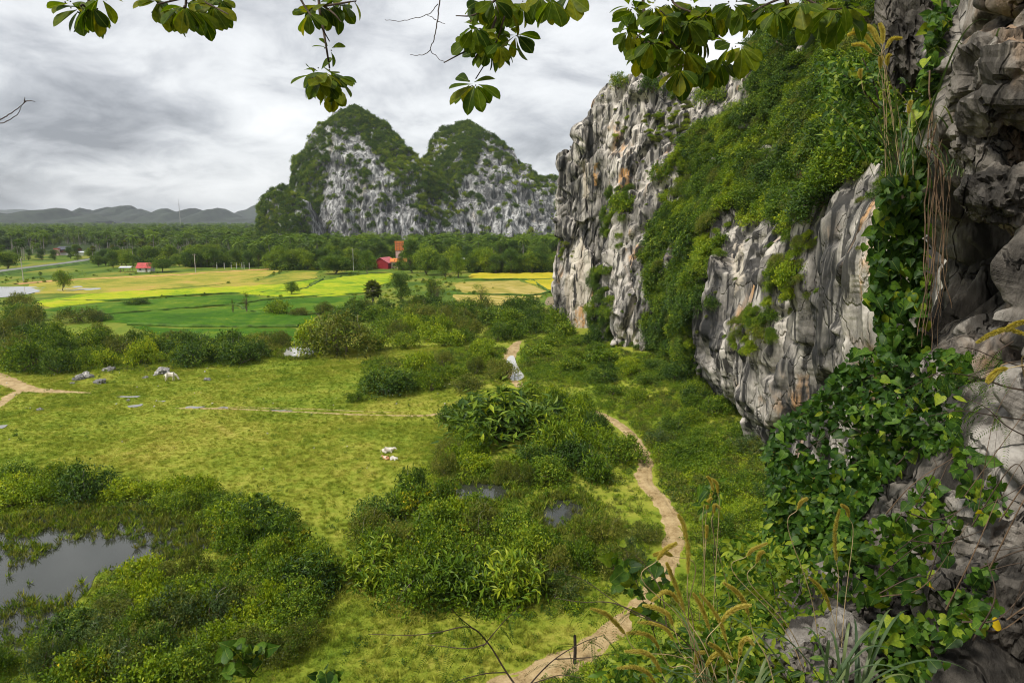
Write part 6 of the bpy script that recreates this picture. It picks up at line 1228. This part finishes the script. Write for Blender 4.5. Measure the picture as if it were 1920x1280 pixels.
creeper('creeper', 'dark creeper filling the gap between the mound and the bottom rocks', 'creeper', [([(1540, 1020), (1620, 980), (1690, 960), (1700, 1060), (1660, 1130), (1600, 1150), (1540, 1100)], 1.0), ([(1760, 1080), (1840, 1040), (1900, 1080), (1860, 1180), (1780, 1200)], 0.5), ([(1640, 1160), (1760, 1140), (1780, 1250), (1680, 1290), (1620, 1250)], 0.6)], 900, HEART, 0.075, lambda x, y: np.interp(x, [1540, 1700, 1900], [5.0, 4.3, 3.6]) - 0.5 * smooth(1000, 1250, y), 0.5, 711, 0.3, parts=180, stems=[[(1690, 960), (1620, 1060), (1570, 1140)], [(1880, 1060), (1800, 1150)], [(1770, 1140), (1700, 1210), (1650, 1280)]], stem_r=0.004)
# hanging roots
def roots():
    r = root('hanging_roots', at(1745, 420, 7.6), 'bundle of thin brown roots hanging beside the creeper curtain', 'roots'); g = np.random.default_rng(31); c0 = np.array(r.location)
    for i in range(11):
        x0 = 1738 + 40 * g.random(); x1 = x0 - 32 + 44 * g.random(); y0 = 130 + 220 * g.random(); y1 = 560 + 110 * g.random(); ym = (y0 + y1) / 2
        P = spline([at(x0 + 14 * g.normal(), y0, 7.6), at(x0 + 8 * g.normal(), ym - 100, 7.4), at((x0 + x1) / 2 + 7 * g.normal(), ym + 60, 7.3), at(x1, y1, 7.2)], 30) - c0; P += 0.05 * np.stack([fbm(P * 2.2 + k * 7 + i, 2, 3) for k in range(3)], -1); V, F = tube(P, np.linspace(0.014, 0.006, 30) * (0.25 + 0.7 * g.random()), 5); part('root', r, V, F, M_root)
roots()
# grasses with seed plumes
PLUME = [(0.0, (0.28, 0.25, 0.045)), (0.5, (0.50, 0.44, 0.09)), (1.0, (0.66, 0.60, 0.2))]
L_PLUME = leaf_mat('seed_plume', PLUME, 0.45, 0.6, 0.15, 0.3)
def grass_clump(label, foot, heads, Y0, seed, blades=0, th=0.0115, reach=170):
    g = np.random.default_rng(seed); c0 = at(*foot, Y0); r = root('plume_grass', c0, label, 'grass')
    for hd in heads:
        dY = 0.35 * g.normal() * 0.5; H = spline([at(x, y, Y0 + dY) for x, y in hd], 22); a = H[0]; b = H[1]
        # the stalk rises from the foot and bends into the lower end of the plume
        f = c0 + np.array([0.12 * g.normal(), 0.1 * g.normal(), 0]); tdir = nrm((H[0] - H[3])[None])[0]; ctrl = [f, f + (a - f) * 0.5 + np.array([0, 0, 0.12]), a + tdir * 0.14, a]
        P = spline(ctrl, 22) - c0; V, F = tube(P, np.linspace(0.0035, 0.002, 22), 4); st = part('stalk', r, V, F, M_straw)
        n = 620; t = g.random(n); K = np.stack([np.interp(t, np.linspace(0, 1, 22), H[:, k]) for k in range(3)], -1); ax = nrm(np.stack([np.interp(t, np.linspace(0, 1, 22), np.gradient(H[:, k])) for k in range(3)], -1)); o = rdir(g, n); o = nrm(o - (o * ax).sum(1)[:, None] * ax); env = np.sin(np.clip(t * 0.9 + 0.1, 0, 1) * math.pi) ** 0.5
        V, F = leaves(K - c0, nrm(o * 0.75 + ax), np.cross(o, ax), th * 1.7 * (0.4 + env), 0.0042); mb = MB(); mb.add(V, F, 0, np.clip(0.5 + 0.25 * g.normal(size=n), 0, 1)); V, F = tube(H - c0, 0.0035 + th * 0.18 * np.sin(np.linspace(0.15, 3.0, 22)), 5); mb.add(V, F, 0, 0.3); link('seed_head', mb.mesh('seed_head', L_PLUME), r)
    for i in range(blades):
        ang = g.normal() * 0.9; d = np.array([math.sin(ang), 0.5 * g.normal(), 0]); hh = (0.5 + 0.6 * g.random()) * reach / 1280 * Y0 * 1.6; s = np.linspace(0, 1, 14)[:, None]; P = d * s * hh * 0.75 + np.array([0, 0, 1]) * (s * 1.25 - 0.75 * s ** 2.2) * hh + np.array([0.1 * g.normal(), 0.1 * g.normal(), 0]); sd = nrm(np.cross(np.gradient(P, axis=0), [0, 0, 1.0]) + 1e-9); w = 0.009 * np.sin(np.linspace(0.5, 3.1, 14))[:, None]
        S = np.stack([P - sd * w, P + np.array([0, 0, -0.002]), P + sd * w], 1); link('blade', MB().add(S, gridF(14, 3), 0, g.random()).mesh('blade', L_BLADE, True), r)
    return r
grass_clump('plume grass with many arched golden seed heads before the lower path', (1340, 1380), [[(1290, 1075), (1290, 1030), (1282, 985), (1272, 965)], [(1283, 1145), (1272, 1110), (1258, 1075), (1250, 1055)], [(1272, 1130), (1262, 1115), (1245, 1110), (1222, 1126)], [(1262, 1172), (1252, 1152), (1232, 1140), (1206, 1134)], [(1262, 1198), (1248, 1178), (1225, 1168), (1196, 1166)], [(1236, 1215), (1222, 1195), (1200, 1186), (1176, 1186)], [(1172, 1188), (1155, 1168), (1135, 1150), (1108, 1140)], [(1362, 1202), (1352, 1170), (1335, 1140), (1312, 1112)], [(1240, 1260), (1225, 1235), (1205, 1222), (1172, 1220)], [(1230, 1285), (1215, 1262), (1190, 1250), (1158, 1252)], [(1330, 1180), (1316, 1140), (1300, 1112)], [(1232, 1050), (1248, 1030), (1268, 1018)], [(1262, 1042), (1246, 1036), (1226, 1040)]], 3.6, 801, 26)
grass_clump('plume grass with hooked seed heads at the bottom right', (1420, 1400), [[(1352, 1166), (1365, 1150), (1385, 1138), (1408, 1134)], [(1403, 1152), (1395, 1128), (1380, 1108), (1357, 1092)], [(1386, 1232), (1390, 1208), (1400, 1198), (1413, 1208)], [(1323, 1250), (1335, 1232), (1352, 1224), (1374, 1234)], [(1366, 1245), (1350, 1220), (1330, 1205)], [(1305, 1245), (1308, 1228), (1320, 1222)]], 3.4, 802, 30)
grass_clump('plume grass with long straight seed heads before the creeper mound', (1560, 1390), [[(1568, 1052), (1565, 1020), (1567, 985), (1574, 955)], [(1558, 1146), (1548, 1118), (1535, 1098), (1517, 1082)], [(1592, 970), (1588, 955), (1578, 946)], [(1495, 955), (1502, 942), (1513, 934)], [(1400, 1042), (1412, 1030), (1438, 1018)], [(1418, 1055), (1424, 1040), (1432, 1034)]], 4.2, 803, 34)
grass_clump('small plume grass standing over the slope right of the path', (1345, 1340), [[(1330, 935), (1336, 918), (1332, 900), (1326, 893)], [(1346, 925), (1344, 908), (1336, 898)], [(1326, 955), (1328, 940), (1334, 934)], [(1338, 962), (1340, 948), (1350, 952)], [(1324, 1010), (1325, 995), (1325, 985)]], 5.2, 804, 6)
grass_clump('plume grass with golden sprays at the upper right beside the cliff', (1690, 330), [[(1640, 90), (1625, 70), (1605, 62), (1590, 66)], [(1645, 80), (1632, 55), (1615, 50), (1600, 56)], [(1650, 85), (1640, 62), (1628, 48)], [(1655, 85), (1655, 62), (1650, 45)], [(1635, 100), (1618, 85), (1598, 84)], [(1660, 92), (1672, 75), (1690, 72)], [(1650, 130), (1651, 118), (1651, 108)], [(1664, 125), (1664, 112), (1668, 104)], [(1704, 215), (1705, 202), (1708, 190)], [(1615, 150), (1613, 140), (1614, 132)]], 7.6, 805, 26, 0.02, 200)
grass_clump('plume grass leaning in from the right edge over the dark twigs', (2010, 760), [[(1925, 628), (1890, 618), (1860, 626), (1832, 642)], [(1890, 690), (1875, 694), (1862, 704), (1852, 716)], [(1930, 600), (1905, 608), (1890, 616)]], 3.2, 806, 0)
grass_clump('tuft of strappy grass among the rocks at the bottom edge', (1570, 1330), [], 3.4, 807, 34, reach=175)
grass_clump('thin grass growing from the rock beside the hanging roots', (1800, 330), [], 7.0, 808, 30, reach=120)
grass_clump('dry grass arching from the ledge above the boulders at the right', (1830, 200), [], 6.6, 809, 16, reach=150)
# feathery dark branches near the lens
def feather(label, stems, Y0, seed, dens=26, ll=0.02):
    g = np.random.default_rng(seed); c0 = at(*stems[0][0], Y0); r = root('feathery_branch', c0, label, 'branch'); M = leaf_mat('dark_leaflet', G_DARK, 0.25, 0.6, 0.1)
    for k, st in enumerate(stems):
        P = spline([at(x, y, Y0 + 0.1 * math.sin(i + k)) for i, (x, y) in enumerate(st)], 10 * len(st)) - c0; V, F = tube(P, np.linspace(0.0065 if k == 0 else 0.004, 0.0015, len(P)), 5); part('stem', r, V, F, M_twig); mb = MB()
        for i in range(len(P) // 3, len(P), 3):     # pinnate leaves along the outer shoot
            if g.random() < 0.25: continue
            tx = nrm((P[i] - P[i - 1])[None])[0]; d = nrm((tx * 0.5 + np.array([g.normal() * 0.6, g.normal() * 0.5, -0.3 - 0.5 * g.random()]))[None])[0]; ln = 0.16 * (0.6 + 0.7 * g.random()); q = np.linspace(0.05, 1, 18); sd = nrm(np.cross(d, [0.2, 1.0, 0.3])[None])[0]
            A = P[i] + d * (q * ln)[:, None] + np.array([0, 0, -1]) * (q ** 2 * ln * 0.35)[:, None]
            for s in (-1, 1): V, F = leaves(A, np.tile(sd * s + d * 0.35, (18, 1)), rdir(g, 18) * 0.4 + np.array([0, 0, 1.0]), ll, ll * 0.28); mb.add(V, F, 0, np.clip(0.4 + 0.2 * g.normal(size=18), 0, 1))
        if mb.n: link('leaflets', mb.mesh('leaflets', M), r, kind='stuff')
feather('feathery dark branch reaching over the yellow grass at the bottom centre', [[(1000, 1330), (950, 1260), (915, 1205), (880, 1175), (820, 1185), (770, 1190), (690, 1188)], [(905, 1212), (940, 1170), (975, 1135)], [(890, 1180), (865, 1160), (845, 1140)], [(950, 1260), (910, 1262), (870, 1272), (840, 1282)], [(915, 1205), (880, 1215), (840, 1212), (800, 1208)]], 3.6, 901)
feather('feathery dark branch crossing the lower bend of the path', [[(960, 1330), (1000, 1275), (1040, 1235), (1090, 1205), (1130, 1190)], [(1040, 1235), (1100, 1232), (1140, 1225)], [(1000, 1280), (1050, 1265), (1090, 1270)], [(1330, 1250), (1260, 1180), (1200, 1155), (1150, 1125), (1100, 1090), (1060, 1075)], [(1220, 1160), (1150, 1130), (1090, 1128), (1040, 1120)], [(1250, 1175), (1240, 1110), (1210, 1060), (1190, 1040)]], 3.8, 902)
feather('dark feathery branch hanging in from the right edge over the creeper', [[(2000, 740), (1900, 728), (1840, 710), (1780, 700), (1720, 712)], [(1960, 700), (1880, 676), (1830, 656), (1800, 650)], [(1940, 790), (1870, 780), (1800, 770), (1740, 780)], [(1950, 830), (1890, 800), (1850, 765), (1810, 745)], [(1900, 640), (1870, 660), (1850, 690)]], 3.4, 903)
# loose rocks set against the wall
for i, (px, py, Y, sx, sy, sz, lab) in enumerate(((1862, 268, 6.4, 0.36, 0.3, 0.34, 'rounded grey rock wedged in the wall at the upper right'), (1880, 370, 6.1, 0.42, 0.3, 0.26, 'pointed reddish rock below the rounded one'), (1900, 150, 6.2, 0.5, 0.4, 0.42, 'big grey rock jutting out under the smooth wall'), (1745, 965, 5.6, 0.36, 0.3, 0.22, 'smooth pale brown rock below the creeper mound'),
        (1660, 1120, 4.9, 0.34, 0.3, 0.24, 'squarish grey rock on the ledge at the bottom'), (1560, 1240, 4.4, 0.42, 0.35, 0.32, 'rounded grey rock at the bottom edge under the grass'), (1850, 1010, 4.6, 0.3, 0.25, 0.3, 'slanted grey rock under the dark twigs'), (1880, 1130, 3.9, 0.35, 0.25, 0.34, 'pale slab of rock at the bottom right corner'), (1700, 60, 9.5, 0.4, 0.35, 0.7, 'dark pointed rock at the top behind the creeper'))):
    o = link('boulder', boulder_mesh('ledge_boulder', (sx, sy, sz), 520 + i, M_near, 1.0, 40), None, at(px, py, Y), i * 0.9); o.rotation_euler = (0.25 * math.sin(i * 2.1), 0.3 * math.cos(i * 1.7), i * 0.9); tag(o, lab, 'rock', 'loose rocks on the ledge')
# fallen yellow leaves and dry stems on the rocks
YL = tone_copies(leaf_mesh('yellow_blade', 'heart', L_YEL, 1.0, 1, 0.3), (0.8, 0.95))
for i, (px, py, s, lab) in enumerate(((1862, 1168, 0.075, 'yellow fallen leaf on the pale slab at the bottom right'), (1746, 1098, 0.045, 'small yellow leaf caught in the trailing creeper'), (1841, 960, 0.035, 'small yellow flower-like leaf under the dark twigs'))):
    c = at(px, py, 3.4); o = link('yellow_leaf', YL[i % 2], None, c, 0, s); o.rotation_euler = (0.9, 0.4, i); tag(o, lab, 'leaf')
def dry_stems():
    r = root('dry_stems', at(1800, 1150, 3.9), 'tangle of dry brown stems lying across the rocks at the bottom right', 'stems'); g = np.random.default_rng(41); c0 = np.array(r.location)
    for i in range(26):
        x0, y0 = 1640 + 260 * g.random(), 900 + 340 * g.random(); a = -0.75 + 0.5 * g.normal(); ln = 90 + 190 * g.random(); Y = 4.6 - 1.0 * smooth(900, 1250, y0) - 0.15 * g.random() - 0.5 * smooth(1700, 1900, x0); x1, y1 = x0 + ln * math.cos(a), y0 + ln * math.sin(a)
        P = spline([at(x0, y0, Y), at((x0 + x1) / 2 + 18 * g.normal(), (y0 + y1) / 2 + 24 * g.normal(), Y - 0.08), at(x1, y1, Y)], 14) - c0; V, F = tube(P, np.linspace(0.0045, 0.0015, 14) * (0.4 + g.random()), 5); part('stem', r, V, F, M_root if g.random() < 0.5 else M_twig)
dry_stems()
# ------------------------------------------------------------------ the air
def haze():
    m = bpy.data.materials.new('haze'); m.use_nodes = True; nt = m.node_tree; nt.nodes.clear(); out = nt.nodes.new('ShaderNodeOutputMaterial'); v = nt.nodes.new('ShaderNodeVolumePrincipled')
    v.inputs['Color'].default_value = (0.80, 0.86, 0.93, 1); v.inputs['Density'].default_value = 0.00007; v.inputs['Anisotropy'].default_value = 0.2; nt.links.new(v.outputs[0], out.inputs['Volume'])
    link('haze', MB().add(*box(-9800, 9800, -3200, 11000, -14, 240)).mesh('haze', m), kind='stuff')
haze()
